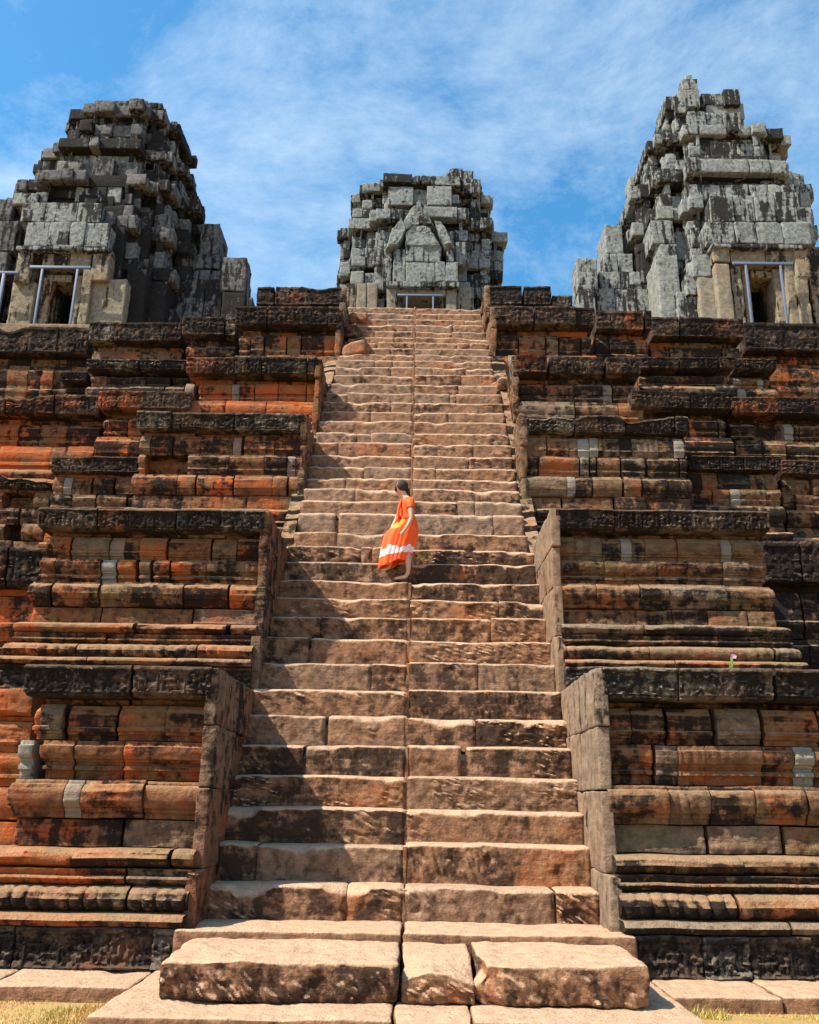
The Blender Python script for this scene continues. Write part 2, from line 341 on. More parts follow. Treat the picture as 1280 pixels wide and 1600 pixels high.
def wall(name, label, cat, px0, px1, py, Y, Z0, group, depth=2.2, table=COURSES, res=.035, osc=1.0, mat='wall', org=0.0, dark=0.0, inner=None,
         broken=.03, pale=.03, ztop=None, seed=0, top_n=.0, x0=None, x1=None, cor_h=None):
    rs = random.Random(seed*13+5); short = table is SHORT; table = D_COURSES if table is COURSES else (D_SHORT if short else table)
    outer = 1 if px0 > 640 else -1
    a, b = at(px0, py, Y), at(px1, py, Y)
    X0 = a[0] if x0 is None else x0; X1 = b[0] if x1 is None else x1
    Z1 = ztop if ztop is not None else (at((px0+px1)/2, py, Y)[2] if X1-X0 < 8 else at(px0 if px0 > 640 else px1, py, Y)[2])
    Hh = Z1-Z0
    root = thing(name, ((X0+X1)/2, Y, Z0), label, cat, group)
    
    yb = Y+.6
    for (t0, t1, pts, (la, lb), kind) in table:
        x = X0; key = 0; accs = {0: Acc()}
        z0, z1 = Z0+t0*Hh, Z0+t1*Hh; rowdark = rs.uniform(-.12, .12)
        while x < X1-.05:
            ln = rs.uniform(la, lb); x2 = min(X1, x+ln)
            if X1-x2 < .18: x2 = X1
            first, last = x <= X0+1e-6, x2 >= X1-1e-6
            gone = kind in ('torus', 'body', 'roll') and rs.random() < broken and not (first or last)
            dz = rs.uniform(-.004, .004); dy = rs.gauss(0, .02)
            if gone: dy -= .26
            prof = [(z0+p[0]*(z1-z0)+dz, p[1]*osc+dy) for p in pts]
            r = rs.random(); tb = 0.0
            if kind in ('torus', 'body') and r < pale and (x2-x) > .2:    # a narrow new grey stone set in the old wall
                xm = x+rs.uniform(.13, .2)
                shell(accs[key], x+.004, xm-.003, prof, Y, yb, res, .010, (0, rs.uniform(-.3, .2), rs.uniform(.4, .9)), er=.01)
                x = xm
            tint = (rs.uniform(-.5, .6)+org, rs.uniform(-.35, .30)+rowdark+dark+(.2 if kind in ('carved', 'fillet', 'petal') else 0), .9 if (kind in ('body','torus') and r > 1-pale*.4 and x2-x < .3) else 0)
            cv = None; am = rs.choice([.010, .016, .024])
            if kind == 'cornice': cv = carve_scroll(.06, .62); am = .014
            elif kind == 'carved': cv = carve_scroll(.055, .5); am = .02
            elif kind == 'petal': cv = carve_petal(.05, .13); am = .014
            elif kind == 'fillet': cv = carve_teeth(.006, .06); am = .012
            elif kind == 'torus' and rs.random() < .35: cv = carve_petal(.02, .09)
            g = rs.uniform(.001, .006) if rs.random() < .7 else rs.uniform(.010, .035)
            shell(accs[key], x+(0 if first else g), x2-(0 if last else g), prof, Y, yb, res if kind not in ('cornice', 'carved') else min(res, .006+.0011*Y),
                  am, tint, cv, ztop_n=(top_n if kind == 'cornice' else 0), fl=((outer if ((last and outer > 0) or (first and outer < 0)) else 0)), end_l=(Y+depth if first else None), end_r=(Y+depth if last else None), er=.008)
            x = x2
        nmk = {'carved': 'plinth', 'fillet': 'fillet', 'petal': 'lotus_moulding', 'roll': 'roll_moulding', 'flat': 'recessed_band', 'torus': 'torus_moulding', 'body': 'curved_moulding', 'cornice': 'cornice'}[kind]
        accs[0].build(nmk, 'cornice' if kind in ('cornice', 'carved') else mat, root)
    core = Acc()                                          # the masonry behind the facing and the terrace on top
    stone(core, (X0+(.03 if outer > 0 else .2), Y+.36, Z0-.05), (X1-(.03 if outer < 0 else .2), Y+depth+.3, Z1-.012-.002*(seed % 7)), (0, .1, 0), r=.02, amp=.006, res=.3)
    core.build('terrace_fill', mat, root)
    if inner is not None:                                 # smooth slabs closing the side toward the stair
        s = Acc(); zz = Z0; hs_ = [.3, .27, .22, .21]; sx = X0 if inner == 'l' else X1
        ye = at(px0, py, Y)[1]
        for k, hf in enumerate(hs_):
            zt = zz+hf*Hh; yf = Y+rs.uniform(-.03, .01)-(.22*osc if k == 0 else (.05 if k < 2 else 0))
            if k == 3: yf = Y-.03
            cuts = [yf, Y+rs.uniform(.7, 1.0), Y+rs.uniform(1.5, 1.7), Y+depth]
            for q in range(3):
                y0, y1 = cuts[q]+(.004 if q else 0), cuts[q+1]-.004
                lo = (sx-.075+rs.uniform(-.01, .01), y0, zz+.003); hi = (sx+.05, y1, min(zt, Z1+.004)-.003)
                if inner == 'r': lo = (sx-.05, y0, zz+.003); hi = (sx+.075+rs.uniform(-.01, .01), y1, hi[2])
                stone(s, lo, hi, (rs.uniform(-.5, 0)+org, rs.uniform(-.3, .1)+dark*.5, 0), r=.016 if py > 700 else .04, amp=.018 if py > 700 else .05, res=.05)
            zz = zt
        s.build('side_slab', 'slab' if (py > 700 and inner == 'l') else mat, root)  # lower left slabs take the darker wall stone, painting in their shade
    return root, X0, X1, Z1

# ------------------------------------------------------------------ stairs
NOSE = [1385,1318,1263,1211,1163,1119,1077,1034,998,963,935,907,878,855,831,799,780,761,744,727,709,690,673,656,641,626,611,597,583,571,561,551,541,532,523.5,515,505,496,486.5,478]
SL = 1.155; Y12 = 12.6; Z12 = 3.0+H
def on_plane(py, px=645):
    r = fw + R_*((px-640)/F) + U_*((800-py)/F)
    # CAM + r*t on z = Z12 + SL*(y-Y12)
    t = (Z12 + SL*(CAM[1]-Y12) - CAM[2])/(r[2]-SL*r[1]); return CAM + r*t
steps = [on_plane(p) for p in NOSE]
base = on_plane(1447)
XL = lambda z: -1.88 if z < 5.3 else (-1.80 if z < 9.9 else -1.70)
XR = lambda z: 1.86 if z < 5.3 else (1.80 if z < 9.9 else 1.72)
stair = thing('stone_staircase', (0, base[1], base[2]), 'long steep worn sandstone staircase climbing between the stepped pedestals to the central tower', 'staircase')
rs = random.Random(11)
for k, p in enumerate(steps):
    Yk, Zk = p[1], p[2]; zb_ = (base[2] if k == 0 else steps[k-1][2]); yn = steps[k+1][1] if k+1 < len(steps) else Yk+2.2
    A = Acc()
    for half in (0, 1):
        h0, h1 = (XL(Zk), -.006) if half == 0 else (.006, XR(Zk))
        if 32 <= k <= 36 and half == 0: h0 += .25+.1*math.sin(k*2)          # the collapsed left edge high up
        # one, two or three stones
        n = rs.choice([1, 1, 2, 2, 3]); cuts = [h0]+sorted(rs.uniform(h0+.4, h1-.4) for _ in range(n-1))+[h1]
        dzh, dyh = rs.uniform(-.014, .014), rs.uniform(-.012, .012)
        for q in range(n):
            a, b = cuts[q], cuts[q+1]
            if b-a < .12: continue
            res = .013 if k < 9 else .02 if k < 14 else (.028 if k < 26 else .035)
            x = np.linspace(a+.003, b-.003, max(4, int((b-a)/res)))
            z0 = zb_-.06; zt = Zk+dzh+rs.uniform(-.006, .006); hgt = zt-z0
            seedx = rs.uniform(0, 90)
            px_ = np.stack([x*1.3+seedx, x*0+Zk*3, x*0], -1)
            wear = (.055 if k < 16 else .11)+(.10 if k == 15 else 0)+.055*np.clip(fbm(px_, 3, 2)+.25, -.4, 1.2)          # how round the nose is worn
            chip = np.clip(fbm(px_*1.6+5, 3, 9)-.16, 0, 1)*.42+.03*np.clip(fbm(px_*6+5, 2, 19), 0, 1)              # broken bites of the nose
            rad = np.clip(wear+chip, .02, .25)
            drop = .016*fbm(px_*1.1+3, 2, 4)
            # profile: tread back to front, nose arc, riser down
            nt_, na, nr = 8, 7, max(7, int(hgt/res))
            rows = []
            for j in range(nt_):
                f_ = j/nt_; rows.append((yn+.12-(yn+.12-Yk-rad)*f_, zt+drop-.012*f_))
            for j in range(na+1):
                th = (math.pi/2)*j/na; rows.append((Yk+rad*(1-math.sin(th)), zt+drop-.012-rad*.62*(1-math.cos(th))))
            for j in range(1, nr+1):
                f_ = j/nr; zr = zt+drop-.012-rad*.62; rows.append((Yk-.008*f_+0*rad, zr+(z0-zr)*f_))
            Yg = np.stack([np.broadcast_to(r_[0], x.shape) for r_ in rows], 1); Zg = np.stack([np.broadcast_to(r_[1], x.shape) for r_ in rows], 1)
            Xg = np.tile(x[:, None], (1, len(rows)))
            Pn = np.stack([Xg, Yg, Zg], -1)
            # tool-dressed skin on the riser: slanted strokes
            rot = Xg*.78+Zg*.62; rot2 = -Xg*.62+Zg*.78
            strokes = fbm(np.stack([rot*24, rot2*9, Yg*0+k*3.1], -1), 2, 14)
            ang_ = rs.uniform(.2, 1.3); rot = Xg*math.sin(ang_)+Zg*math.cos(ang_); rot2 = -Xg*math.cos(ang_)+Zg*math.sin(ang_); fq = rs.uniform(.6, 1.2)
            strokes = fbm(np.stack([rot*22*fq, rot2*8*fq, Yg*0+k*3.1], -1), 2, 14)
            isr = np.clip((np.arange(len(rows))-nt_-2)/4, 0, 1)[None, :]
            rough_ = fbm(Pn*6, 3, 15)
            smoothpatch = sstep(-.15, .25, fbm(Pn*1.8+9, 2, 33))
            Yg = Yg + dyh - isr*((np.abs(strokes)*2-.35)*.022*(.15+.85*smoothpatch) + rough_*.03)
            Zg = Zg + (1-isr)*(fbm(Pn*5, 2, 17)*.006)
            ed = np.minimum(x-x[0], x[-1]-x)[:, None]; Yg = Yg + .02*(1-sstep(0, .035, ed))*isr; Zg = Zg - .012*(1-sstep(0, .03, ed))*(1-isr)
            V = np.stack([Xg, Yg, Zg], -1)
            e0 = V[:1].copy(); e0[..., 1] = np.maximum(e0[..., 1], yn+.1); e1 = V[-1:].copy(); e1[..., 1] = np.maximum(e1[..., 1], yn+.1)
            V = np.concatenate([e0, V, e1], 0)
            tint = (rs.uniform(-.5, .45), rs.uniform(-.3, .35)+(.12 if k < 14 else -.12)-(.5 if k == 15 else 0), .14 if k == 15 else (.07 if k > 15 else 0))
            A.add(V.reshape(-1, 3), grid_faces(V.shape[0], V.shape[1], flip=True), tint)
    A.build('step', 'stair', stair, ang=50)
# bed of the steps, and the narrow sloping strings between the steps and the pedestals
A = Acc()
for k in range(len(steps)-1):
    y0, z0 = steps[k][1], steps[k][2]; y1, z1 = steps[k+1][1], steps[k+1][2]
    V = np.array([[-1.98, y0+.06, z0-.9], [1.98, y0+.06, z0-.9], [1.98, y0+.06, z0-.16], [-1.98, y0+.06, z0-.16], [1.98, y1+.09, z0-.06], [-1.98, y1+.09, z0-.06]])
    A.add(V, [[0, 1, 2, 3], [3, 2, 4, 5]], (0.1, -.2, 0))
A.build('bed', 'stair', stair)
A = Acc()
for k in range(len(steps)):
    y0, z0 = steps[k][1], steps[k][2]; zb_ = base[2] if k == 0 else steps[k-1][2]; y1 = steps[k+1][1] if k+1 < len(steps) else y0+1
    stone(A, (-.022+rs.uniform(-.004, .004), y0+rs.uniform(.0, .02), zb_-.1), (.022+rs.uniform(-.004, .004), y1+.08, z0-rs.uniform(.015, .035)), (rs.uniform(-.1, .6), -.6, 0), r=.01, amp=.008, res=.05, skip=((1, 1), (2, -1)))  # pale orange tint paints the sunlit line down the central joint
A.build('joint_filling', 'stair', stair)
for sg in (-1, 1):
    A = Acc(); k = 0
    while k < len(steps)-2:
        k2 = min(len(steps)-1, k+random.Random(k+sg).choice([1, 1, 2])); y0, z0 = steps[k][1], steps[k][2]; y1, z1 = steps[k2][1], steps[k2][2]
        xi = XL((z0+z1)/2)-.004 if sg < 0 else XR((z0+z1)/2)+.004; xo = -2.0 if sg < 0 else 2.0; lo_, hi_ = min(xi, xo), max(xi, xo)
        n = (k2-k)*6; dz_ = rs.uniform(-.16, -.03); ys_ = np.linspace(y0-.0, y1-.02, n); zs_ = np.linspace(z0+dz_-.05, z1+dz_-.16, n)
        Xg, Yg = np.meshgrid(np.linspace(lo_, hi_, 5), ys_, indexing='ij'); Zg = np.interp(Yg, ys_, zs_); Pp = np.stack([Xg, Yg, Zg], -1); Zg = Zg+.03*fbm(Pp*4, 3, 5)*2.2
        Pp = np.stack([Xg, Yg, Zg], -1); low = Pp.copy(); low[..., 2] -= .9
        V = np.concatenate([low[:1], Pp, low[-1:]], 0); f0 = V[:, :1].copy(); f0[..., 2] -= .5; V = np.concatenate([f0, V], 1)
        A.add(V.reshape(-1, 3), grid_faces(V.shape[0], V.shape[1]), (rs.uniform(-.3, .5), rs.uniform(.2, .7), 0)); k = k2
    A.build('side_string', 'wall', stair)

# low ledge, big threshold blocks and foundation slabs
ledge = Acc(); zl = base[2]
for a, b in ((-1.98, -.012), (.006, 2.02)):
    stone(ledge, (a, 8.55+rs.uniform(-.02, .02), zl-.35), (b, 9.35, zl+rs.uniform(-.005, .005)), (rs.uniform(-.3, .2), -.3, 0), r=.03, amp=.02, res=.05)
o = ledge.build('threshold_ledge', 'stair', None, origin=(0, 8.9, zl-.35)); tag(o, 'thin pale stone ledge at the foot of the staircase, behind the big blocks', 'ledge')
ztb = zl-.05; zbb = at(640, 1570, 7.42)[2]
def edge_chips(seed, amt):
    def f(v):
        n = fbm(np.stack([v[:, 0]*2.1, v[:, 1]*.2, v[:, 2]*0+seed], -1), 3, seed)
        front = sstep(7.75, 7.42, v[:, 1]); topm = sstep(ztb-.12, ztb, v[:, 2])
        v = v.copy(); v[:, 2] -= front*topm*np.clip(n+.12, 0, 1)*amt
        st = fbm(np.stack([(v[:, 0]*.75+v[:, 2]*.66)*24, (v[:, 2]*.75-v[:, 0]*.66)*9, v[:, 1]*0], -1), 2, 44)
        v[:, 1] -= front*(1-topm)*fbm(v*5+3, 3, 61)*.05
        v[:, 1] -= front*(1-topm)*(np.abs(st)*2-.3)*.024
        return v
    return f
bA = Acc(); xa, xb = at(249, 1510, 7.42)[0], at(623, 1510, 7.42)[0]
stone(bA, (xa, 7.42, zbb), (xb, 8.53, ztb), (.3, .3, 0), r=.035, amp=.022, res=.014, seed=4, warp=edge_chips(4, .06))
tag(bA.build('stone_block', 'stair', None, origin=((xa+xb)/2, 8, zbb)), 'long chisel-marked sandstone block lying left of the central joint before the steps', 'stone block', 'blocks at the foot of the stairs')
bB = Acc(); xc, xd = at(627, 1540, 7.42)[0], at(742, 1540, 7.42)[0]
def midwarp(v):
    v = edge_chips(9, .03)(v); t = sstep(8.1, 7.45, v[:, 1]); tm = sstep(zbb+.03, ztb, v[:, 2])
    rx = np.clip((v[:, 0]-xc)/(xd-xc), 0, 1)
    v[:, 2] -= t*tm*(.05+.085*np.abs(rx-.42)**1.2*2+.03*fbm(v*6, 2, 3)); return v
stone(bB, (xc, 7.45, zbb), (xd, 8.53, ztb-.01), (.1, .1, 0), r=.02, amp=.018, res=.014, seed=6, warp=midwarp)
tag(bB.build('stone_block', 'stair', None, origin=((xc+xd)/2, 8, zbb)), 'short broken stone wedged between the two long blocks before the steps', 'stone block', 'blocks at the foot of the stairs')
bC = Acc(); xe, xf = at(750, 1540, 7.42)[0], at(1013, 1510, 7.42)[0]
def rwarp(v):
    v = edge_chips(13, .07)(v); t = sstep(xe+.28, xe, v[:, 0])*sstep(7.9, 7.5, v[:, 1]); v[:, 1] += t*.10; v[:, 0] += t*.05*np.sin(v[:, 2]*22); return v
stone(bC, (xe, 7.40, zbb), (xf, 8.53, ztb+.005), (.3, .15, 0), r=.03, amp=.022, res=.014, seed=8, warp=rwarp)
tag(bC.build('stone_block', 'stair', None, origin=((xe+xf)/2, 8, zbb)), 'long sandstone block with broken left corner, lying right of the joint before the steps', 'stone block', 'blocks at the foot of the stairs')
def paving(name, label, spans, y0, y1, zt, mat='stair', n=None):
    A = Acc()
    for a, b in spans:
        stone(A, (a, y0+rs.uniform(-.02, .02), -.15), (b-.008, y1, zt+rs.uniform(-.006, .006)), (rs.uniform(-.2, .3), rs.uniform(-.5, -.2), 0), r=.03, amp=.016, res=.05)
    o = A.build(name, mat, None, origin=((spans[0][0]+spans[-1][1])/2, y1, 0)); tag(o, label, 'paving'); return o
paving('foundation_slab', 'wide pale stone slab under the big blocks before the steps', [(-2.14, -.05), (-.05, .5), (.5, 2.12)], 6.93, 8.9, zbb-.004)
paving('foundation_kerb', 'low stone kerb along the foot of the left pedestal beside dry grass', [(-7.5, -5.6), (-5.6, -4.4), (-4.4, -3.3), (-3.3, -2.145)], 7.98, 9.2, zbb-.012)
paving('foundation_kerb', 'low stone kerb along the foot of the right pedestal beside green grass', [(2.125, 3.0), (3.0, 4.4), (4.4, 6.2), (6.2, 7.8)], 7.95, 9.2, zbb-.008)

# ------------------------------------------------------------------ pedestals and terraces
G1, G2 = 'stair pedestals', 'terrace walls'
zg = zbb-.01
T = {}
def W_(key, *a, **k): T[key] = wall(*a, **k); return T[key]
W_('R1','stair_pedestal','lowest pedestal right of the stairs, black carved cornice over rows of brown curved stones','pedestal', 940,1700,1048,9.07, zg, G1, depth=2.7, inner='l', res=.018, seed=1, broken=.08, pale=.07, org=-.05)
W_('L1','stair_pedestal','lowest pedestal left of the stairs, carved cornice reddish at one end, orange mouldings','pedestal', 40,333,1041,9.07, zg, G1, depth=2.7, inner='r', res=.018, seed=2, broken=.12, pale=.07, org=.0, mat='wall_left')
W_('R2','stair_pedestal','second pedestal up on the right, pink flower growing at its foot, cracked cornice','pedestal', 868,1203,798,11.38, T['R1'][3]-.02, G1, depth=2.5, inner='l', res=.024, seed=3, osc=.85, pale=.07)
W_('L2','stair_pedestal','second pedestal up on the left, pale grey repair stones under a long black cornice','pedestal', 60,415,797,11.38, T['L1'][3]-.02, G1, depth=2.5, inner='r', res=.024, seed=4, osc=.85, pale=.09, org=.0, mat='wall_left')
W_('L1b','terrace_wall','recessed orange red wall at the left edge just left of the lowest left pedestal','wall', -60,60,1043,11.0, 0, G2, depth=2.6, res=.03, seed=41, org=1.0, dark=-.25, mat='wall_left', ztop=T['L1'][3]-.03,
   table=[(a, b, [(q, o*.6) for q, o in p], l, ('body' if k == 'cornice' else k)) for a, b, p, l, k in COURSES])
W_('R2b','terrace_wall','dark terrace wall in shadow right of the second right pedestal','wall', 1190,1900,852,13.0, 0, G2, depth=3, res=.04, seed=5, dark=.25, osc=.8)  # dark tint paints in the shadow cast by the second pedestal
W_('L2b','terrace_wall','orange red terrace wall at the left edge behind the lowest left pedestal','wall', -500,80,853,12.3, 0, G2, depth=3, res=.04, seed=6, org=1.0, osc=.8, mat='wall_left')
W_('R3','stair_pedestal','third pedestal up on the right with a wavy broken cornice top and pale stones','pedestal', 819,1076,650,14.4, T['R2'][3]-.02, G1, depth=2.4, inner='l', res=.035, seed=7, osc=.6, pale=.08, top_n=.22)
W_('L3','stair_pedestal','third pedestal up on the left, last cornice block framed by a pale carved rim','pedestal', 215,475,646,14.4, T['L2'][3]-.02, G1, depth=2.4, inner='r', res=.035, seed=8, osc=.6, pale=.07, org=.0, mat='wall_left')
W_('C2r','terrace_wall','short dark wall stepping back right of the third right pedestal','wall', 1075,1221,713,15.2, T['R2b'][3]-.02, G2, res=.045, seed=9, osc=.5, dark=.15)
W_('C3r','terrace_wall','terrace wall at the right edge level with the third right pedestal','wall', 1221,1900,725,15.6, T['R2b'][3]-.02, G2, res=.045, seed=10, osc=.5, dark=.05)
W_('C2l','terrace_wall','short wall with worn carved cornice left of the third left pedestal','wall', 80,222,715,15.2, T['L2b'][3]-.02, G2, res=.045, seed=11, osc=.5, org=.1)
W_('C3l','terrace_wall','pale broken terrace wall at the left edge level with the third left pedestal','wall', -500,80,738,15.5, T['L2b'][3]-.02, G2, res=.045, seed=12, osc=.5, org=.1, broken=.1, top_n=.3)
W_('Er','terrace_wall','narrow black carved ledge wall between the third and fourth right pedestals','wall', 985,1142,614,15.9, T['C2r'][3]-.3, G2, table=SHORT, res=.045, seed=13, dark=.12)
W_('E2r','terrace_wall','long upper ledge wall with reddish face running off at the right edge','wall', 1142,1900,622,16.2, T['C3r'][3]-.3, G2, table=SHORT, res=.045, seed=14, org=.3)
W_('El','terrace_wall','narrow carved ledge wall between the third and fourth left pedestals','wall', 155,300,613,15.9, T['C2l'][3]-.3, G2, table=SHORT, res=.045, seed=15, org=.5, mat='wall_left')
W_('E2l','terrace_wall','long upper ledge wall with orange red face running off at the left edge','wall', -500,158,620,16.2, T['C3l'][3]-.3, G2, table=SHORT, res=.045, seed=16, org=.6, mat='wall_left', top_n=.2)
W_('R4','stair_pedestal','fourth pedestal up on the right with crumbling corner beside the steps','pedestal', 806,1002,559,16.0, T['R3'][3]-.02, G1, table=SHORT, inner='l', res=.04, seed=17, dark=.1)
W_('L4','stair_pedestal','fourth pedestal up on the left, white replaced cornice stone at its outer end','pedestal', 290,497,560,16.0, T['L3'][3]-.02, G1, table=SHORT, inner='r', res=.04, seed=18, org=.45, mat='wall_left', pale=.1)
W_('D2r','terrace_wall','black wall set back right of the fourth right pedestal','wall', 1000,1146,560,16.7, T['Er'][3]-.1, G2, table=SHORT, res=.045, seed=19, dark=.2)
W_('D3r','terrace_wall','small wall end with one pale stone under the right tower terrace','wall', 1146,1212,563,17.0, T['E2r'][3]-.1, G2, table=SHORT, res=.045, seed=20, pale=.3)
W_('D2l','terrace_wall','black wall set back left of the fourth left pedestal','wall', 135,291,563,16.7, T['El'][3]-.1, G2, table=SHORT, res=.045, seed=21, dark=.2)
W_('D3l','terrace_wall','small low dark ledge wall under the left tower terrace','wall', 92,137,582,17.0, T['E2l'][3]-.1, G2, table=SHORT, res=.045, seed=22, org=.2)
W_('R5','stair_pedestal','fifth pedestal up on the right, small grey repair stone above a rounded moulding','pedestal', 772,931,481,18.3, T['R4'][3]-.02, G1, table=SHORT, inner='l', res=.045, seed=23, pale=.1, org=.15)
W_('L5','stair_pedestal','fifth pedestal up on the left next to the collapsed stair edge','pedestal', 368,530,481,18.3, T['L4'][3]-.02, G1, table=SHORT, inner='r', res=.045, seed=24, org=.3, pale=.05)
W_('F2r','terrace_wall','top terrace wall just right of the fifth right pedestal','wall', 931,1018,487,19.3, T['D2r'][3]-.1, G2, table=SHORT, res=.05, seed=25, org=.3)
W_('F3r','terrace_wall','top terrace wall of reddish courses below the left half of the right tower','wall', 1018,1162,498,20.0, T['D2r'][3]-.1, G2, table=SHORT, res=.05, seed=26, org=.45)
W_('F4r','terrace_wall','top terrace wall below the doorway of the right tower, at the right edge','wall', 1162,2000,505,20.8, T['E2r'][3]-.1, G2, table=SHORT, res=.055, seed=27, org=.4)
W_('F2l','terrace_wall','top terrace wall just left of the fifth left pedestal','wall', 285,369,497,19.3, T['D2l'][3]-.1, G2, table=SHORT, res=.05, seed=28, dark=.15)
W_('F3l','terrace_wall','top terrace wall with long black cornice below the right half of the left tower','wall', 140,285,505,20.0, T['D2l'][3]-.1, G2, table=SHORT, res=.05, seed=29, dark=.1)
W_('F4l','terrace_wall','top terrace wall with crumbled cornice below the doorway of the left tower','wall', -700,141,513,20.8, T['E2l'][3]-.1, G2, table=SHORT, res=.055, seed=30, org=.3, dark=.05, top_n=.25)
W_('R6','stair_pedestal','topmost right pedestal against the sky, right end crumbled low','pedestal', 763,863,447,18.95, T['R5'][3]-.02, G1, table=[(0,.4,[(0,.05),(.5,.08),(1,.0)],(.3,.6),'torus'),(.42,.5,[(0,-.05),(1,-.05)],(.5,.9),'flat'),(.5,1,[(0,.0),(.5,.03),(1,.0)],(.4,.9),'cornice')], inner='l', res=.045, seed=31, depth=1.6, top_n=.25)
W_('R6b','stone_block','low black stone lying right of the topmost right pedestal','stone block', 863,897,462,19.0, T['R5'][3]-.02, 'small blocks on the top terrace', table=[(0,.45,[(0,.05),(1,.0)],(.3,.6),'flat'),(.47,1,[(0,.0),(1,.0)],(.4,.9),'cornice')], res=.045, seed=32, depth=1.2)
W_('L6','stair_pedestal','topmost left pedestal against the sky, two carved cornice blocks over rubble','pedestal', 400,536,449,18.95, T['L5'][3]-.02, G1, table=[(0,.4,[(0,.05),(.5,.08),(1,.0)],(.3,.6),'torus'),(.42,.5,[(0,-.05),(1,-.05)],(.5,.9),'flat'),(.5,1,[(0,.0),(.5,.03),(1,.0)],(.4,.9),'cornice')], inner='r', res=.045, seed=33, depth=1.6, top_n=.12)
# the fallen stones at the upper left of the stair
for (px, py, s, lb) in ((548,520,.42,'tilted pale fallen stone on the collapsed left stair edge, upper one'),(556,548,.46,'dark fallen stone on the collapsed left stair edge, lower one'),(560,497,.36,'small fallen stone near the top left of the steps'),(786,600,.3,'crumbling stone on the right stair edge under the fourth pedestal')):
    p = on_plane(py, px); A = Acc(); stone(A, (p[0]-s*.6, p[1]-.05, p[2]-.12), (p[0]+s*.6, p[1]+.4, p[2]+s*.45), (rs.uniform(-.2,.5), rs.uniform(-.3,.3), 0), r=.06, amp=.05, res=.05, rot=rs.uniform(-.5,.5), tilt=rs.uniform(-.25,.25))
    tag(A.build('fallen_stone', 'stair', None, origin=tuple(p)), lb, 'stone', 'fallen stones on the stairs')

# the summit platform
zP = T['F4r'][3]-.03
A = Acc(); stone(A, (-16, 21.2, zP-1.4), (16, 48, zP), (0, 0, 0), r=.05, amp=.01, res=.8)
tag(A.build('summit_platform', 'slab', None, origin=(0, 30, zP-1.4)), 'flat stone platform on top of the pyramid carrying the towers', 'platform')
A = Acc()
for k in range(5): stone(A, (-6.2+k*.45, 28.2+k*.45, zP+k*.86), (6.2-k*.45, 44-k*.45, zP+k*.86+.858), (0, 0, 0), r=.04, amp=.02, res=.4)
tag(A.build('stepped_platform', 'tower', None, origin=(0, 35, zP)), 'stepped stone base raising the central tower behind the stair top', 'base')

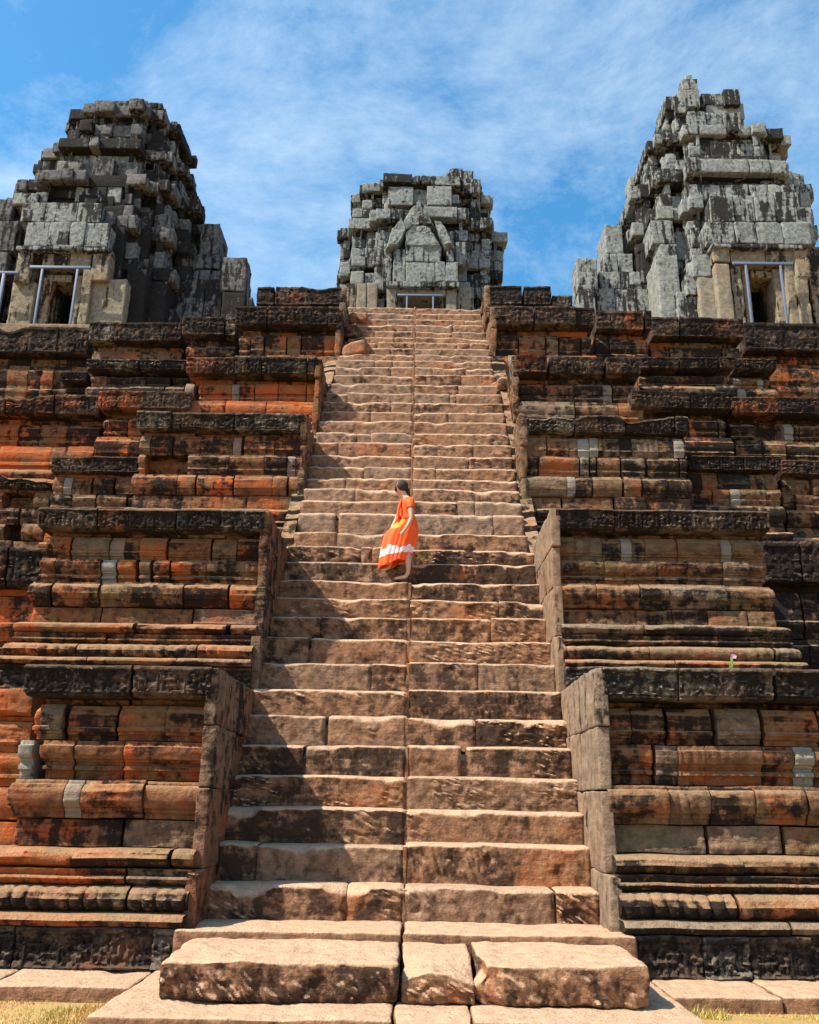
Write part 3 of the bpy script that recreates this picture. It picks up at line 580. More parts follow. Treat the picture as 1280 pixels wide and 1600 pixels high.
# ------------------------------------------------------------------ towers
def tower_body(root, cy, zb, left, right, seed, mat, sk=(-1.3, -1.3), hole=None, dscale=1.0, pal=.12):
    """left/right: silhouette points (px, py) read at depth cy, top to bottom"""
    rs = random.Random(seed)
    l = sorted([(at(p[0], p[1], cy-1.3)[2], at(p[0], p[1], cy+sk[0])[0]) for p in left]); r = sorted([(at(p[0], p[1], cy-1.3)[2], at(p[0], p[1], cy+sk[1])[0]) for p in right])
    lz, lx = zip(*l); rz, rx = zip(*r); ztop = max(max(lz), max(rz))
    A = Acc(); K = Acc(); z = zb; n = 0
    tier = 0; left_n = 0
    while z < ztop-.1:
        if left_n == 0:                                   # a new tier: same width up to its cornice
            seq = [(rs.uniform(.45, .75), -.04), (rs.uniform(.3, .5), -.10), (rs.uniform(.25, .4), -.30), (rs.uniform(.35, .5), .12)]
            if rs.random() < .4: seq.pop(1)
            rem = ztop-z
            if rem < 2.1: seq = [(rem*.36, -.05), (rem*.3, .0), (rem*.34, .06)]
            left_n = len(seq); zt_ = z+sum(q[0] for q in seq)*.5
            xl = np.interp(zt_, lz, lx); xr = np.interp(zt_, rz, rx)
        h, e = seq[len(seq)-left_n]; left_n -= 1; zm = z+h/2; xl0, xr0 = xl, xr
        if h+z > ztop: h = max(.2, ztop-z)
        if zm > max(rz): break
        c = (xl+xr)/2; hw = (xr-xl)/2; hd = hw*dscale
        if hw < .15: break
        for (ax, ay) in ((1, .5), (.84, .76), (.55, .93)):
            if ay > .9 and z > ztop-.8: continue
            K_lo = (c-ax*hw+.22, cy-ay*hd+.25-e, z-.01); K_hi = (c+ax*hw-.22, cy+ay*hd-.2, z+h+.01)
            inh = hole and ay > .6 and z < hole[2]
            if K_hi[0]-K_lo[0] > .1:
                if inh:
                    stone(K, K_lo, (hole[0]-.02, K_hi[1], K_hi[2]), (0, .5, 0), r=.01, amp=.001, res=5); stone(K, (hole[1]+.02, K_lo[1], K_lo[2]), K_hi, (0, .5, 0), r=.01, amp=.001, res=5)
                else: stone(K, K_lo, K_hi, (0, .5, 0), r=.01, amp=.001, res=5)
            for side in ('f', 'l', 'r', 'b'):
                span = (-ax*hw, ax*hw) if side in 'fb' else (-ay*hd, ay*hd); u = span[0]
                while u < span[1]-.05:
                    ln = rs.choice([rs.uniform(.3, .7), rs.uniform(.7, 1.6)]) if side != 'b' else 1.6
                    u2 = min(span[1], u+ln)
                    if span[1]-u2 < .2: u2 = span[1]
                    miss = rs.random() < .06
                    pr = e+rs.gauss(0, .07)+(-.25 if miss else 0)+(.12 if rs.random() < .08 else 0)
                    hh = h-rs.uniform(.004, .02)
                    t = (rs.uniform(-.6, .3), rs.uniform(-.45, .45)+(.25 if e < -.2 else 0), (rs.uniform(.15, .4) if rs.random() < pal else 0))
                    g = .008
                    if side == 'f': lo, hi = (c+u+g, cy-ay*hd-pr, z), (c+u2-g, cy-ay*hd+.4, z+hh); sk = ((1, 1),)
                    elif side == 'b': lo, hi = (c+u+g, cy+ay*hd-.3, z), (c+u2-g, cy+ay*hd+pr, z+hh); sk = ((1, -1),)
                    elif side == 'l': lo, hi = (c-ax*hw-pr, cy+u+g, z), (c-ax*hw+.4, cy+u2-g, z+hh); sk = ((0, 1),)
                    else: lo, hi = (c+ax*hw-.4, cy+u+g, z), (c+ax*hw+pr, cy+u2-g, z+hh); sk = ((0, -1),)
                    if u2-u > .08 and not (side == 'b' and n % 2) and not (inh and side == 'f' and lo[0] < hole[1] and hi[0] > hole[0]): stone(A, lo, hi, t, r=rs.uniform(.015, .04), amp=.032, res=.12, skip=sk, rot=rs.gauss(0, .025))
                    u = u2
        z += h; n += 1
    A.build('tower_body', mat, root); K.build('tower_core', 'tower_dark', root)

def blocks(root, name, mat, specs, seed=0):
    """specs: (px0, py0, px1, py1, Yfront, depth, columns, lichen, top_slope)"""
    rs = random.Random(seed)
    for s in specs:
        A = Acc()
        x0, y0, x1, y1, Y, dp, n = s[:7]; dk = s[7] if len(s) > 7 else 0; pa = s[8] if len(s) > 8 else 0
        m = (y0+y1)/2; xa, xb = at(x0, m, Y)[0], at(x1, m, Y)[0]; zt, zb = at((x0+x1)/2, y0, Y)[2], at((x0+x1)/2, y1, Y)[2]
        cuts = [xa]+[xa+(xb-xa)*(k+rs.uniform(-.15, .15))/n for k in range(1, n)]+[xb]
        for k in range(n):
            dy = rs.gauss(0, .02)
            stone(A, (cuts[k]+.006, Y+dy, zb), (cuts[k+1]-.006, Y+dp, zt+rs.gauss(0, .02)), (rs.uniform(-.4, .3), dk+rs.uniform(-.25, .2), pa), r=rs.uniform(.02, .04), amp=.025, res=.07)
        A.build(name, mat, root)

def prop_frame(label, pl, pr, ptop, pbot, Y, zb):
    xl = at(pl, ptop, Y)[0]; xr = at(pr, ptop, Y)[0]; zt = at((pl+pr)/2, ptop, Y)[2]
    root = thing('steel_prop_frame', ((xl+xr)/2, Y, zb), label, 'prop frame', 'steel door props')
    for x in (xl, xr):
        A = Acc(); stone(A, (x-.03, Y-.03, zb), (x+.03, Y+.03, zt), r=.008, amp=0, res=5); stone(A, (x-.08, Y-.08, zb), (x+.08, Y+.08, zb+.02), r=.005, amp=0, res=5); A.build('post', 'steel', root)
    A = Acc(); stone(A, (xl-.35, Y-.04, zt+.003), (xr+.35, Y+.03, zt+.075), r=.008, amp=0, res=5); A.build('crossbar', 'steel', root)

# left tower
CYS = 25.3; zb = zP
tl = thing('tower', (-10.3, CYS, zb), 'ruined dark stone tower at the left on the summit with a doorway', 'tower', 'ruined temple towers')
tower_body(tl, CYS, zb, [(150,150),(118,168),(93,190),(93,235),(78,241),(53,243),(55,285),(24,292),(20,330),(15,380),(10,520)],
           [(230,147),(270,157),(283,176),(288,202),(299,235),(303,272),(316,320),(318,352),(318,400),(316,520)], 3, 'tower_dark', (-1.3, .2), hole=(at(76,470,22.1)[0], at(113,470,22.1)[0], at(95,440,22.1)[2]))
YP = 22.1
blocks(tl, 'pediment_stone', 'tower', [(33,316,159,347,YP,1.3,3,0),(39,347,170,384,YP-.12,1.4,4,-.1),(24,384,172,390,YP-.2,1.5,3,.1),(92,244,210,274,23.3,1.5,3,-.15),(100,225,195,243,23.4,1.5,3,.1),
    (110,275,212,292,23.3,1.3,3,0),(118,292,190,316,22.9,1.3,3,.1),(20,300,60,318,22.6,1.2,1,.2),(22,292,45,305,23.4,1,1,.2)], 1)
blocks(tl, 'doorway_stone', 'doorwall', [(66,390,143,417,YP+.03,1.0,2,0),(24,388,48,440,YP-.08,.9,1,.1),(143,386,170,437,YP-.08,.9,1,.05),(12,440,50,530,YP+.05,.8,1,0),(124,420,139,530,YP-.02,.9,1,0),(139,436,193,530,YP+.1,1.5,1,-.1,.15),
    (112,428,125,530,YP+.25,.9,1,0),(54,428,76,530,YP+.25,.9,1,.1),(76,428,113,440,YP+.3,.8,1,.2)], 2)
blocks(tl, 'porch_stone', 'tower_dark', [(312,350,342,400,24.4,1.3,1,-.1),(278,398,345,420,24.2,1.6,2,0),(276,420,345,440,24.1,1.6,2,0),(256,438,346,520,23.8,2.2,3,.2),(346,402,385,455,23.6,.9,1,-.1),(345,455,382,520,23.5,1,1,.2),
    (192,420,225,530,22.6,1.4,1,.3),(225,440,258,530,23.0,1.4,1,.3),(170,350,192,436,22.5,1.2,1,.2),(192,330,232,425,23.0,1.2,2,.3),(384,462,393,520,23.5,.8,1,0),(-70,310,20,345,22.9,1.4,2,.1),(-70,345,26,392,22.6,1.4,2,0),(-70,392,10,428,22.5,1.2,2,.1),(14,428,28,530,22.5,1.2,1,.1),(-70,428,-14,530,22.5,1.2,1,.1)], 3)
prop_frame('blue steel props bracing the doorway of the left tower', 67, 122, 420, 508, YP-.3, zb)
A_ = thing('steel_prop_frame', (-11.0, YP-.3, zb), 'blue steel post at the far left edge beside the left tower', 'prop post', 'steel door props')
A = Acc(); x = at(5, 440, YP-.3)[0]; z = at(5, 428, YP-.3)[2]; stone(A, (x-.04, YP-.34, zb), (x+.04, YP-.26, z), r=.008, amp=0, res=5); A.build('post', 'steel', A_)
A = Acc(); stone(A, (x-.6, YP-.34, z+.002), (x+.4, YP-.27, z+.07), r=.008, amp=0, res=5); A.build('crossbar', 'steel', A_)
# right tower
tr_ = thing('tower', (10.1, CYS, zb), 'ruined grey tower at the right on the summit with a small spire stone', 'tower', 'ruined temple towers')
tower_body(tr_, CYS, zb, [(1062,148),(1040,152),(1028,172),(1024,190),(1006,195),(996,216),(992,256),(981,290),(974,330),(975,385),(985,520)],
           [(1160,150),(1172,186),(1196,189),(1197,225),(1232,242),(1236,292),(1250,302),(1268,322),(1272,378),(1280,520)], 5, 'tower', (.2, -1.3), hole=(at(1173,470,22.1)[0], at(1214,470,22.1)[0], at(1195,432,22.1)[2]))
blocks(tr_, 'spire_stone', 'tower', [(1062,140,1094,166,24.1,1.6,1,.1),(1065,125,1090,141,24.2,.9,1,.0),(1071,117,1082,126,24.3,.5,1,.1),(1132,137,1158,162,24.1,1.4,1,.2),(1096,146,1132,164,24.3,1.2,2,.2),(1040,150,1064,170,24.2,1.2,1,.1)], 4)
blocks(tr_, 'pediment_stone', 'tower', [(1112,304,1180,346,YP,1.4,2,.1),(1180,300,1250,346,YP,1.4,2,.0),(1246,322,1272,380,YP-.05,1.2,1,.1),(1104,346,1268,380,YP-.12,1.4,4,-.1),(1112,380,1262,386,YP-.2,1.4,3,.1),
    (1078,222,1196,272,23.3,1.5,3,.1),(1078,272,1190,284,23.5,1.4,3,0),(1076,175,1160,205,24.0,1.3,3,0),(1094,292,1180,304,23.2,1.2,3,.1),(1225,286,1245,322,22.6,1.2,1,.1)], 5)
blocks(tr_, 'doorway_stone', 'doorwall', [(1141,386,1243,413,YP+.03,1.0,2,0),(1114,386,1141,408,YP-.08,.9,1,.0),(1243,386,1266,432,YP-.08,.9,1,.1),(1122,410,1146,530,YP-.03,.9,1,-.2,.1),(1146,414,1164,530,YP+.06,.9,1,.2),
    (1164,422,1176,530,YP+.25,.9,1,.1),(1213,422,1232,530,YP+.25,.9,1,.0),(1173,422,1214,434,YP+.3,.8,1,.2),(1232,414,1248,530,YP+.05,.9,1,.0),(1248,430,1268,530,YP-.02,.9,1,.0),(1268,386,1330,530,YP+.3,.9,2,.2),(1094,434,1122,530,YP+.2,1.4,1,-.2,.2)], 6)
blocks(tr_, 'porch_stone', 'tower', [(946,352,974,396,24.4,1.3,1,-.1),(944,396,990,424,24.2,1.6,2,0),(936,424,1034,452,24.0,1.8,3,.25),(934,452,1034,520,23.9,2.0,3,0),(902,403,934,452,23.6,.9,1,-.1),(906,452,932,520,23.5,1,1,.0),
    (1032,380,1060,400,22.9,1.4,1,.0),(1030,400,1064,530,22.8,1.4,1,-.3,.15),(1060,455,1092,530,22.5,.9,1,-.2),(1082,398,1112,432,22.3,1.2,1,.1),(1072,430,1096,460,22.4,1.0,1,0),(1018,345,1054,380,23.1,1.3,1,.1)], 7)
prop_frame('blue steel props bracing the doorway of the right tower', 1165, 1219, 414, 508, YP-.3, zb)
# central tower
CYC = 33.5; zc = zP+4.3
tcn = thing('tower', (.3, CYC, zc), 'ruined central tower with pointed arch pediment, right above the stair top', 'tower', 'ruined temple towers')
tower_body(tcn, CYC, zc, [(652,295),(606,296),(590,297),(564,303),(552,320),(548,352),(538,368),(532,386),(531,480)],
           [(722,294),(754,297),(758,304),(765,320),(768,354),(773,371),(784,374),(788,410),(784,430),(782,480)], 9, 'tower', dscale=.9, hole=(at(632,470,29.9)[0], at(684,470,29.9)[0], at(658,462,29.9)[2]))
Yc = 29.9
blocks(tcn, 'pediment_stone', 'tower', [(606,293,646,320,Yc+1,1.5,1,-.2,.1),(667,293,706,320,Yc+1,1.5,1,-.2,.1),(652,278,694,298,32.2,1.5,2,.1),(690,279,752,298,32.2,1.8,3,.1),(696,268,740,281,32.3,1.4,2,.0),(702,262,723,270,32.4,1,1,.1),(604,440,718,448,Yc-.2,1.2,4,0),(634,409,680,440,Yc-.05,1,1,-.3,.1),(680,409,716,440,Yc-.05,1,2,0),
    (634,384,690,409,Yc-.02,1,2,-.1,.05),(614,388,634,440,Yc+.02,1,1,.2),(598,404,612,440,Yc+.1,1,1,-.2),(588,374,600,412,Yc+.3,1,1,-.2),(712,378,728,412,Yc+.3,1,1,-.2),(600,380,612,404,Yc+.2,1,1,.1),(698,385,712,409,Yc+.1,1,1,.2)], 8)
# pointed gable slabs with the arch between them
def gable(poly, Y, dp, tint):
    A = Acc(); pts = [at(x, y, Y) for x, y in poly]; n = len(pts); c = sum(pts)/n
    f = [np.array([p[0], Y, p[2]]) for p in pts]; b = [np.array([p[0], Y+dp, p[2]]) for p in pts]
    fi = [np.array([c[0]+(p[0]-c[0])*.9, Y-.05, c[2]+(p[2]-c[2])*.9]) for p in pts]; m = np.array([c[0], Y-.05, c[2]])
    V = []; Fc = []
    for i in range(n):
        j = (i+1) % n; k = len(V); V += [f[i], f[j], fi[j], fi[i]]; Fc.append([k, k+1, k+2, k+3])
        k = len(V); V += [f[j], f[i], b[i], b[j]]; Fc.append([k, k+1, k+2, k+3])
        k = len(V); V += [fi[i], fi[j], m, (fi[i]+m)/2]; Fc.append([k, k+1, k+2, k+3])
    for q in Fc:                                         # fine skin with an eroded surface
        a, b, c_, d = [np.array(V[w_]) for w_ in q]; uu, vv = np.meshgrid(np.linspace(0, 1, 12), np.linspace(0, 1, 12), indexing='ij'); uu = uu[..., None]; vv = vv[..., None]
        G = (a*(1-uu)+b*uu)*(1-vv)+(d*(1-uu)+c_*uu)*vv; G = G + np.stack([fbm(G*2.5+9, 3, 4)*.10, fbm(G*3, 3, 5)*.09, fbm(G*2.5+3, 3, 6)*.10], -1)
        A.add(G.reshape(-1, 3), grid_faces(12, 12), tint)
    return A
gable([(655,312),(668,330),(678,352),(655,351),(634,358),(630,350),(641,330)], Yc-.1, 1, (-.2,-.1,0)).build('gable_stone', 'tower', tcn)
gable([(630,340),(634,358),(622,384),(604,386),(612,356)], Yc-.12, 1, (-.2,-.3,0)).build('gable_stone', 'tower', tcn)
gable([(680,345),(690,345),(700,362),(708,384),(697,384),(688,368)], Yc-.12, 1, (-.2,-.3,0)).build('gable_stone', 'tower', tcn)
gable([(655,352),(668,356),(680,368),(690,385),(634,385),(634,362),(644,355)], Yc-.06, 1, (-.1,-.35,.1)).build('tympanum', 'tower', tcn)
blocks(tcn, 'doorway_stone', 'doorwall', [(620,443,697,462,Yc+.05,1,1,-.1,.3),(604,448,620,500,Yc,1,1,-.2,.2),(697,443,714,500,Yc,1,1,-.1,.2),(714,448,740,500,Yc+.2,1,1,0,.1),(540,442,557,500,Yc+.6,1,1,.1),(557,442,590,500,Yc+.5,1,2,-.1,.2),(620,462,632,500,Yc+.25,1,1,.3),(684,462,697,500,Yc+.25,1,1,.3)], 9)
prop_frame('blue steel props in the doorway of the central tower above the stairs', 636, 677, 463, 480, Yc-.25, zc)
# a far weathered tower part at the left edge
A = Acc(); rsx = random.Random(3)
for k in range(6): stone(A, (-16.5, 26+.1*k, zP+.9*k), (at(18-6*k, 350, 26)[0], 29, zP+.9*k+.88), (0, rsx.uniform(0,.4), 0), r=.05, amp=.05, res=.15)
tag(A.build('ruined_wall', 'tower_dark', None, origin=(-14.5, 27, zP)), 'dark ruined wall at the far left edge beside the left tower', 'wall')

# ------------------------------------------------------------------ ground
gm = bpy.data.materials.new('dry_ground'); gm.use_nodes = True; t = gm.node_tree; b = t.nodes['Principled BSDF']
g = N(t, 'ShaderNodeNewGeometry'); a1 = N(t, 'ShaderNodeTexNoise'); a1.inputs['Scale'].default_value = 1.4; a1.inputs['Detail'].default_value = 8; a1.inputs['Roughness'].default_value = .7
a2 = N(t, 'ShaderNodeTexNoise'); a2.inputs['Scale'].default_value = 40; a2.inputs['Detail'].default_value = 4
r1 = N(t, 'ShaderNodeValToRGB'); e = r1.color_ramp.elements; e[0].position = .35; e[0].color = (.50,.27,.11,1); e[1].position = .65; e[1].color = (.36,.24,.07,1)
x_ = e.new(.5) if hasattr(e, 'new') else None; x_.color = (.46,.30,.10,1)
mm = N(t, 'ShaderNodeMix', data_type='RGBA', blend_type='MULTIPLY'); mm.inputs[0].default_value = .5
t.links.new(g.outputs['Position'], a1.inputs['Vector']); t.links.new(g.outputs['Position'], a2.inputs['Vector']); t.links.new(a1.outputs['Fac'], r1.inputs[0]); t.links.new(r1.outputs[0], mm.inputs[6]); t.links.new(a2.outputs['Color'], mm.inputs[7])
t.links.new(mm.outputs[2], b.inputs['Base Color']); b.inputs['Roughness'].default_value = .95
bp = N(t, 'ShaderNodeBump'); bp.inputs['Strength'].default_value = .6; bp.inputs['Distance'].default_value = .03; t.links.new(a2.outputs['Fac'], bp.inputs['Height']); t.links.new(bp.outputs[0], b.inputs['Normal'])
A = Acc(); xs = np.concatenate([[-900, -200, -60], np.linspace(-20, 20, 160), [60, 200, 900]]); ys = np.concatenate([[-900, -200, -60], np.linspace(-20, 14, 140), [60, 200, 1500]])
X, Y = np.meshgrid(xs, ys, indexing='ij'); Z = np.where((abs(X) < 20) & (Y > -20) & (Y < 14), .02*fbm(np.stack([X*1.2, Y*1.2, X*0], -1), 3, 2), 0)
A.add(np.stack([X, Y, Z], -1).reshape(-1, 3), grid_faces(len(xs), len(ys)), (0, 0, 0))
tag(A.build('ground', gm), kind='structure')
# grass blades
A = Acc(); r2 = np.random.default_rng(5)
def blades(n, x0, x1, y0, y1, hmin, hmax, dens=None):
    x = r2.uniform(x0, x1, n); y = r2.uniform(y0, y1, n); keep = fbm(np.stack([x*2, y*2, x*0], -1), 2, 9) > (-.1 if dens is None else dens); x = x[keep]; y = y[keep]; n = len(x)
    a = r2.uniform(0, 6.28, n); h = r2.uniform(hmin, hmax, n); ln = r2.uniform(.2, .9, n)*h; la = r2.uniform(0, 6.28, n); wd = .004
    p0 = np.stack([x-wd*np.cos(a), y-wd*np.sin(a), x*0], 1); p1 = np.stack([x+wd*np.cos(a), y+wd*np.sin(a), x*0], 1)
    tp = np.stack([x+ln*np.cos(la), y+ln*np.sin(la), h], 1); tq = tp+np.stack([.001*np.cos(a), .001*np.sin(a), 0*a], 1)
    V = np.stack([p0, p1, tq, tp], 1).reshape(-1, 3); A.add(V, np.arange(4*n).reshape(-1, 4), (0, 0, 0))
blades(9000, -4.6, -2.2, 6.2, 7.95, .008, .03, .0); blades(8000, 2.2, 4.8, 6.2, 7.9, .008, .035, 0.05); blades(2500, -2.6, -2.16, 6.8, 7.9, .015, .05, -.2); blades(2000, 2.14, 2.5, 6.8, 7.9, .02, .07, -.2)
gmat = bpy.data.materials.new('grass_blades'); gmat.use_nodes = True; t = gmat.node_tree; b = t.nodes['Principled BSDF']
g = N(t, 'ShaderNodeNewGeometry'); a1 = N(t, 'ShaderNodeTexNoise'); a1.inputs['Scale'].default_value = 1.6; a1.inputs['Detail'].default_value = 5; r1 = N(t, 'ShaderNodeValToRGB'); e = r1.color_ramp.elements
e[0].position = .4; e[0].color = (.52,.30,.10,1); e[1].position = .66; e[1].color = (.36,.32,.06,1); t.links.new(g.outputs['Position'], a1.inputs['Vector']); t.links.new(a1.outputs['Fac'], r1.inputs[0]); t.links.new(r1.outputs[0], b.inputs['Base Color'])
tag(A.build('grass', gmat, smooth=False), 'short yellow green dry grass on the ground at the foot of the walls', 'grass', kind='stuff')

# ------------------------------------------------------------------ small plants
def plant(name, label, base_, n, h, spread, mat, flower=False, seed=0):
    rs = random.Random(seed); root = thing(name, tuple(base_), label, 'plant'); A = Acc()
    for i in range(n):
        a = rs.uniform(0, 6.28); r = rs.uniform(.2, 1)*spread; hh = rs.uniform(.6, 1)*h; pts = []
        w = .006+.006*rs.random()
        for k in range(5):
            u = k/4; c = np.array(base_)+np.array([math.cos(a)*r*u**1.6, math.sin(a)*r*u**1.6, hh*u*(1-.25*u*rs.random())]); ww = w*(1-u)*(1+3*u)
            pts += [c+np.array([-math.sin(a)*ww, math.cos(a)*ww, 0]), c+np.array([math.sin(a)*ww, -math.cos(a)*ww, 0])]
        A.add(pts, [[2*k, 2*k+1, 2*k+3, 2*k+2] for k in range(4)], (0, 0, 0))
    A.build('leaves', mat, root, smooth=False)
    if flower:
        A = Acc(); c0 = np.array(base_)+np.array([.02, -.02, h*1.05])
        for q in range(2):
            for i in range(6):
                a = i*math.pi/3+q*.4; d = np.array([math.cos(a), math.sin(a)*.4-.3, math.sin(a)*.8+.1*q]); s = .035-.008*q; nrm = np.array([-math.sin(a), 0, math.cos(a)])*.014
                A.add([c0, c0+d*s*.6+nrm, c0+d*s, c0+d*s*.6-nrm], [[0, 1, 2, 3]], (0, 0, 0))
        A.build('blossom', 'flower', root, smooth=False)
        A = Acc(); stone(A, (base_[0]-.004, base_[1]-.004, base_[2]), (base_[0]+.02, base_[1]+.004, base_[2]+h*1.03), r=.003, amp=0, res=5); A.build('stem', 'leaf', root)
z1 = T['R1'][3]; p = at(1141, 1044, 9.35)
plant('flowering_weed', 'small weed with a pink flower on the lowest right pedestal', (p[0], 9.3, z1-.01), 9, .16, .05, 'leaf', True, 2)
p = on_plane(858, 458); plant('grass_tuft', 'yellow green grass tuft at the left end of the steps beside the second pedestal', (p[0], p[1]+.1, p[2]-.06), 40, .22, .16, 'dry', False, 3)
p = on_plane(874, 661); plant('dry_weed', 'small dry pale weed on the step just right of the woman', (p[0], p[1]+.12, p[2]-.01), 8, .14, .10, 'dry', False, 4)

# ------------------------------------------------------------------ the woman
ks = NOSE.index(907); st = steps[ks]; py0 = st[1]+.13; zf = st[2]
foot = at(631, 903, py0); ox = foot[0]
root = thing('person', (ox, py0, zf), 'woman in an orange top and long orange skirt stepping down the staircase, looking down', 'person')
def lp(px, py, dy=0.0):       # figure coordinates from measured height
    q = at(px, py, py0+dy); return Vector((q[0]-ox, dy, q[2]-zf))
def skin(name, chains, mat, sub=2):
    vs, es, rad = [], [], []; idx = {}
    for ch in chains:
        prev = None
        for (co, r) in ch:
            key = tuple(round(c, 4) for c in co)
            if key not in idx: idx[key] = len(vs); vs.append(tuple(co)); rad.append(r)
            i = idx[key]
            if prev is not None and prev != i: es.append((prev, i))
            prev = i
    me = bpy.data.meshes.new(name); me.from_pydata(vs, es, []); o = bpy.data.objects.new(name, me); C.objects.link(o)
    md = o.modifiers.new('s', 'SKIN'); md.use_smooth_shade = True
    for i, r in enumerate(rad):
        sv = me.skin_vertices[0].data[i]; sv.radius = (r, r) if not isinstance(r, tuple) else r; sv.use_root = (i == 0)
    o.modifiers.new('u', 'SUBSURF').levels = sub
    dg = bpy.context.evaluated_depsgraph_get(); em = bpy.data.meshes.new_from_object(o.evaluated_get(dg)); o.modifiers.clear(); o.data = em; o.name = name; em.name = name
    em.materials.clear(); em.materials.append(M[mat])
    for p_ in em.polygons: p_.use_smooth = True
    o.parent = root; return o
pel = lp(642, 822); waist = lp(637, 808); chest = lp(636, 791); neckb = lp(636, 779); neck = lp(632, 773); head = lp(626, 763); crown = lp(626, 755); chin = lp(618, 771)
kneeN = Vector((lp(636,862).x, .05, lp(636,862).z)); ankN = lp(638, 896, -.02); 
kneeF = lp(606, 838, -.06); ankF = lp(610, 880, -.08)
shN, shF = lp(641, 784, -.12)+Vector((0, 0, 0)), lp(632, 784, .14)
elN, haN = lp(643, 810, -.17), lp(629, 832, -.20)
elF, haF = lp(622, 806, .12), lp(612, 826, .02)
body = [
 [(pel, (.10,.12)), (waist, .085), (chest, (.10,.09)), (neckb, .055), (neck, .042), (lp(628,768), .055), (head, .078), (crown, .07)],
 [(head, .078), (chin, .04)],
 [(pel, (.10,.12)), (lp(641, 836, -.05), .085), (kneeN+Vector((0,-.07,0)), .055), (lp(638,880,-.05), .046), (lp(638,895,-.05), .03), (lp(634,901,-.05), .03), (lp(622,903,-.06), .022), (lp(616,904,-.065), .014)],
 [(pel, (.10,.12)), (lp(625, 830, .05), .085), (kneeF+Vector((0,.08,0)), .056), (ankF+Vector((0,.09,0)), .034), (ankF+Vector((-.03,.09,-.05)), .028), (ankF+Vector((-.14,.09,-.08)), .018)],
 [(chest, (.10,.09)), (shN, .048), (elN, .034), (lp(636,823,-.19), .028), (lp(631.5,829,-.20), .020), (haN, (.026,.016))],
 [(chest, (.10,.09)), (shF, .048), (elF, .034), (haF, .022)],
]
for k, (dx, dz, ln) in enumerate(((-.020,-.030,1.0),(-.008,-.038,1.1),(.004,-.038,1.05),(.014,-.032,.85))):      # fingers gripping the skirt
    body.append([(haN, (.026,.016)), (haN+Vector((dx*.7, -.004, dz*ln*.6)), .0085), (haN+Vector((dx*1.2-.006, .006, dz*ln)), .0075), (haN+Vector((dx*1.2-.004, .022, dz*ln*1.15)), .006)])
body.append([(haN, (.026,.016)), (haN+Vector((-.026, .0, .0)), .009), (haN+Vector((-.038, .008, -.018)), .0075)])
for v_, a_ in ((chin, 0),): pass
# face: nose, lips, eyes and ear on the head's own surface
hd = (chin-head).normalized(); fc = Vector((-.9, -.12, -.42)).normalized()
body.append([(head, .078), (head+fc*.082+Vector((0,0,-.004)), .012), (head+fc*.098+Vector((0,0,-.012)), .008)])
skin('body', body, 'skin', 2)
def tube(name, pts, mat, nu=20, parent=None):
    V = []; n = len(pts)
    for j, (c, rx, ry) in enumerate(pts):
        c = Vector(c); d = (Vector(pts[min(j+1, n-1)][0])-Vector(pts[max(j-1, 0)][0])).normalized(); sy = Vector((0, 1, 0)); sx = sy.cross(d).normalized(); sy = d.cross(sx)
        for i in range(nu):
            a = 2*math.pi*i/nu; st = 1+.05*math.sin(a*7+j*.3)+.04*math.sin(a*13-j*.9); V.append(tuple(c+sx*rx*st*math.cos(a)+sy*ry*st*math.sin(a)))
    fs = [[j*nu+i, j*nu+(i+1) % nu, (j+1)*nu+(i+1) % nu, (j+1)*nu+i] for j in range(n-1) for i in range(nu)]
    me = bpy.data.meshes.new(name); me.from_pydata(V, [], fs); o = bpy.data.objects.new(name, me); C.objects.link(o); o.parent = parent or root; me.materials.append(M[mat])
    for p_ in me.polygons: p_.use_smooth = True
    return o
hp = []
for j in range(13):                                    # the cap of hair, tilted forward with the head, then the loose tail behind
    u = j/12; th = math.pi*u; c = head+Vector((.018, 0, .030))+Vector((.45, 0, -.9)).normalized()*(-.098*math.cos(th)); q = max(math.sin(th), .03)
    hp.append((c, .098*q, .092*q))
hair = tube('hair', hp, 'hair')
tube('sleeve', [(shN+Vector((0,.05,.03)), .05, .05), (shN+Vector((0,0,.012)), .062, .062), (shN.lerp(elN,.2), .060, .058), (shN.lerp(elN,.36), .056, .056)], 'dress')
tube('ponytail', [(head+Vector((.085, 0, .01)), .02, .02), (head+Vector((.108, .0, -.03)), .030, .030), (head+Vector((.115, .0, -.10)), .032, .034), (head+Vector((.118, .0, -.18)), .028, .030), (head+Vector((.120, .0, -.26)), .020, .022), (head+Vector((.118, .0, -.32)), .004, .004)], 'hair', parent=hair)
skin('headband', [[(head+Vector((-.045,-.072,.03)), .012), (head+Vector((-.035,-.03,.095)), .014), (head+Vector((-.03,.03,.10)), .014), (head+Vector((-.04,.07,.04)), .012)]], 'ear', 1).parent = hair
skin('eye', [[(head+fc*.072+Vector((.0,-.030,.008)), .005), (head+fc*.072+Vector((.006,-.038,.008)), .004)]], 'hair', 1)
skin('mouth', [[(head+fc*.074+Vector((.01,-.016,-.038)), .006), (head+fc*.072+Vector((.016,-.030,-.036)), .005)]], 'ear', 1)
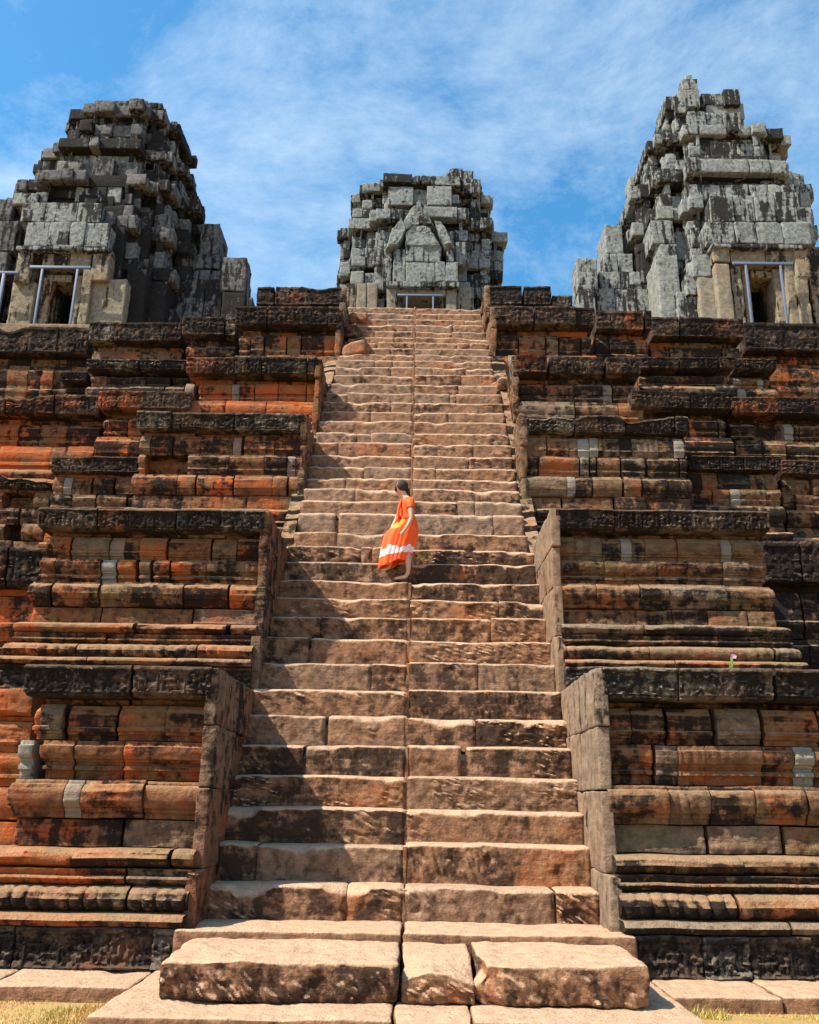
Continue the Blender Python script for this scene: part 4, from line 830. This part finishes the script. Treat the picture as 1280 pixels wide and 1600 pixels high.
def loft(name, rings, mats, nu=110, fold=.0, thick=None, matf=None, seed=0):
    A_v = []; nr = len(rings)
    for j, (cx, cy, cz, rx, ry, tilt, fd) in enumerate(rings):
        for i in range(nu):
            a = 2*math.pi*i/nu; f_ = 1+fd*(math.sin(a*7+seed+j*.03+.8*math.sin(a*3))*.45+math.sin(a*3+1.3*seed-j*.02)*.4+.28*math.sin(a*17+2*math.sin(a*4)+j*.02))
            x = cx+rx*math.cos(a)*f_; y = cy+ry*math.sin(a)*f_; A_v.append((x, y, cz+tilt*math.cos(a)+(.02*math.sin(a*5+seed) if j == nr-1 and fd > 0 else 0)))
    fs = [[j*nu+i, j*nu+(i+1) % nu, (j+1)*nu+(i+1) % nu, (j+1)*nu+i] for j in range(nr-1) for i in range(nu)]
    me = bpy.data.meshes.new(name); me.from_pydata(A_v, [], fs); o = bpy.data.objects.new(name, me); C.objects.link(o); o.parent = root
    for m_ in mats: me.materials.append(M[m_])
    for q, p_ in enumerate(me.polygons):
        p_.use_smooth = True
        if matf: p_.material_index = matf(q//nu, q % nu)
    so_ = o.modifiers.new('t', 'SOLIDIFY'); so_.thickness = .006; return o
def ring(xl, xr, py, ry, tilt=0, fd=0, dy=0):
    a, b = lp(xl, py), lp(xr, py); return ((a.x+b.x)/2, dy, a.z, abs(b.x-a.x)/2, ry, tilt, fd)
RG = [(628,648,806,.095,0,0),(626,650,812,.12,0,.015),(619,652,819,.13,0,.03),(611,653,826,.14,0,.05),(604,652,833,.145,.0,.07),(600,651,841,.145,.0,.08),(598,648,849,.145,.01,.09),(596,646,857,.145,.02,.10),(595,644,863,.145,.03,.11),(594,642,869,.145,.045,.11),(593,640,875,.145,.06,.12),(593,638,881,.145,.075,.13)]
fine = []
for j in range(len(RG)-1):
    for u in (0, .2, .4, .6, .8): fine.append(tuple(RG[j][i]*(1-u)+RG[j+1][i]*u for i in range(6)))
fine.append(RG[-1])
rings = [ring(r_[0], r_[1], r_[2], r_[3], r_[4], r_[5]) for r_ in fine]
def mf(j, i):
    py = fine[j][2]; jag = 3.0*math.sin(i*.31)+1.6*math.sin(i*.83); 
    if 856+jag*.8 < py < 867.5: return 1
    return 2 if py < 828 and (42 < i < 78) else 0
sk = loft('skirt', rings, ['dress', 'band', 'dress_yellow'], fold=.05, matf=mf, seed=2)
tops = [ring(631,645,779.5,.075,0,0),ring(629,647,782,.115,0,0),ring(626,648,787,.125,0,.01),ring(624,647,794,.115,0,.02),ring(625,646,801,.10,0,.02),ring(626,647,807,.10,0,.03),ring(622,650,813,.125,0,.04)]
loft('top', tops, ['dress'], seed=1)
skin('scarf', [[(lp(628,780,-.09), .014), (lp(624,791,-.10), .02), (lp(622,803,-.10), .024), (lp(621,815,-.10), .028)]], 'dress', 1)

for o in bpy.data.objects:
    if '_o' in o: del o['_o']
    if o.parent is None and o.type in ('MESH', 'EMPTY') and 'kind' not in o: o['kind'] = 'thing'
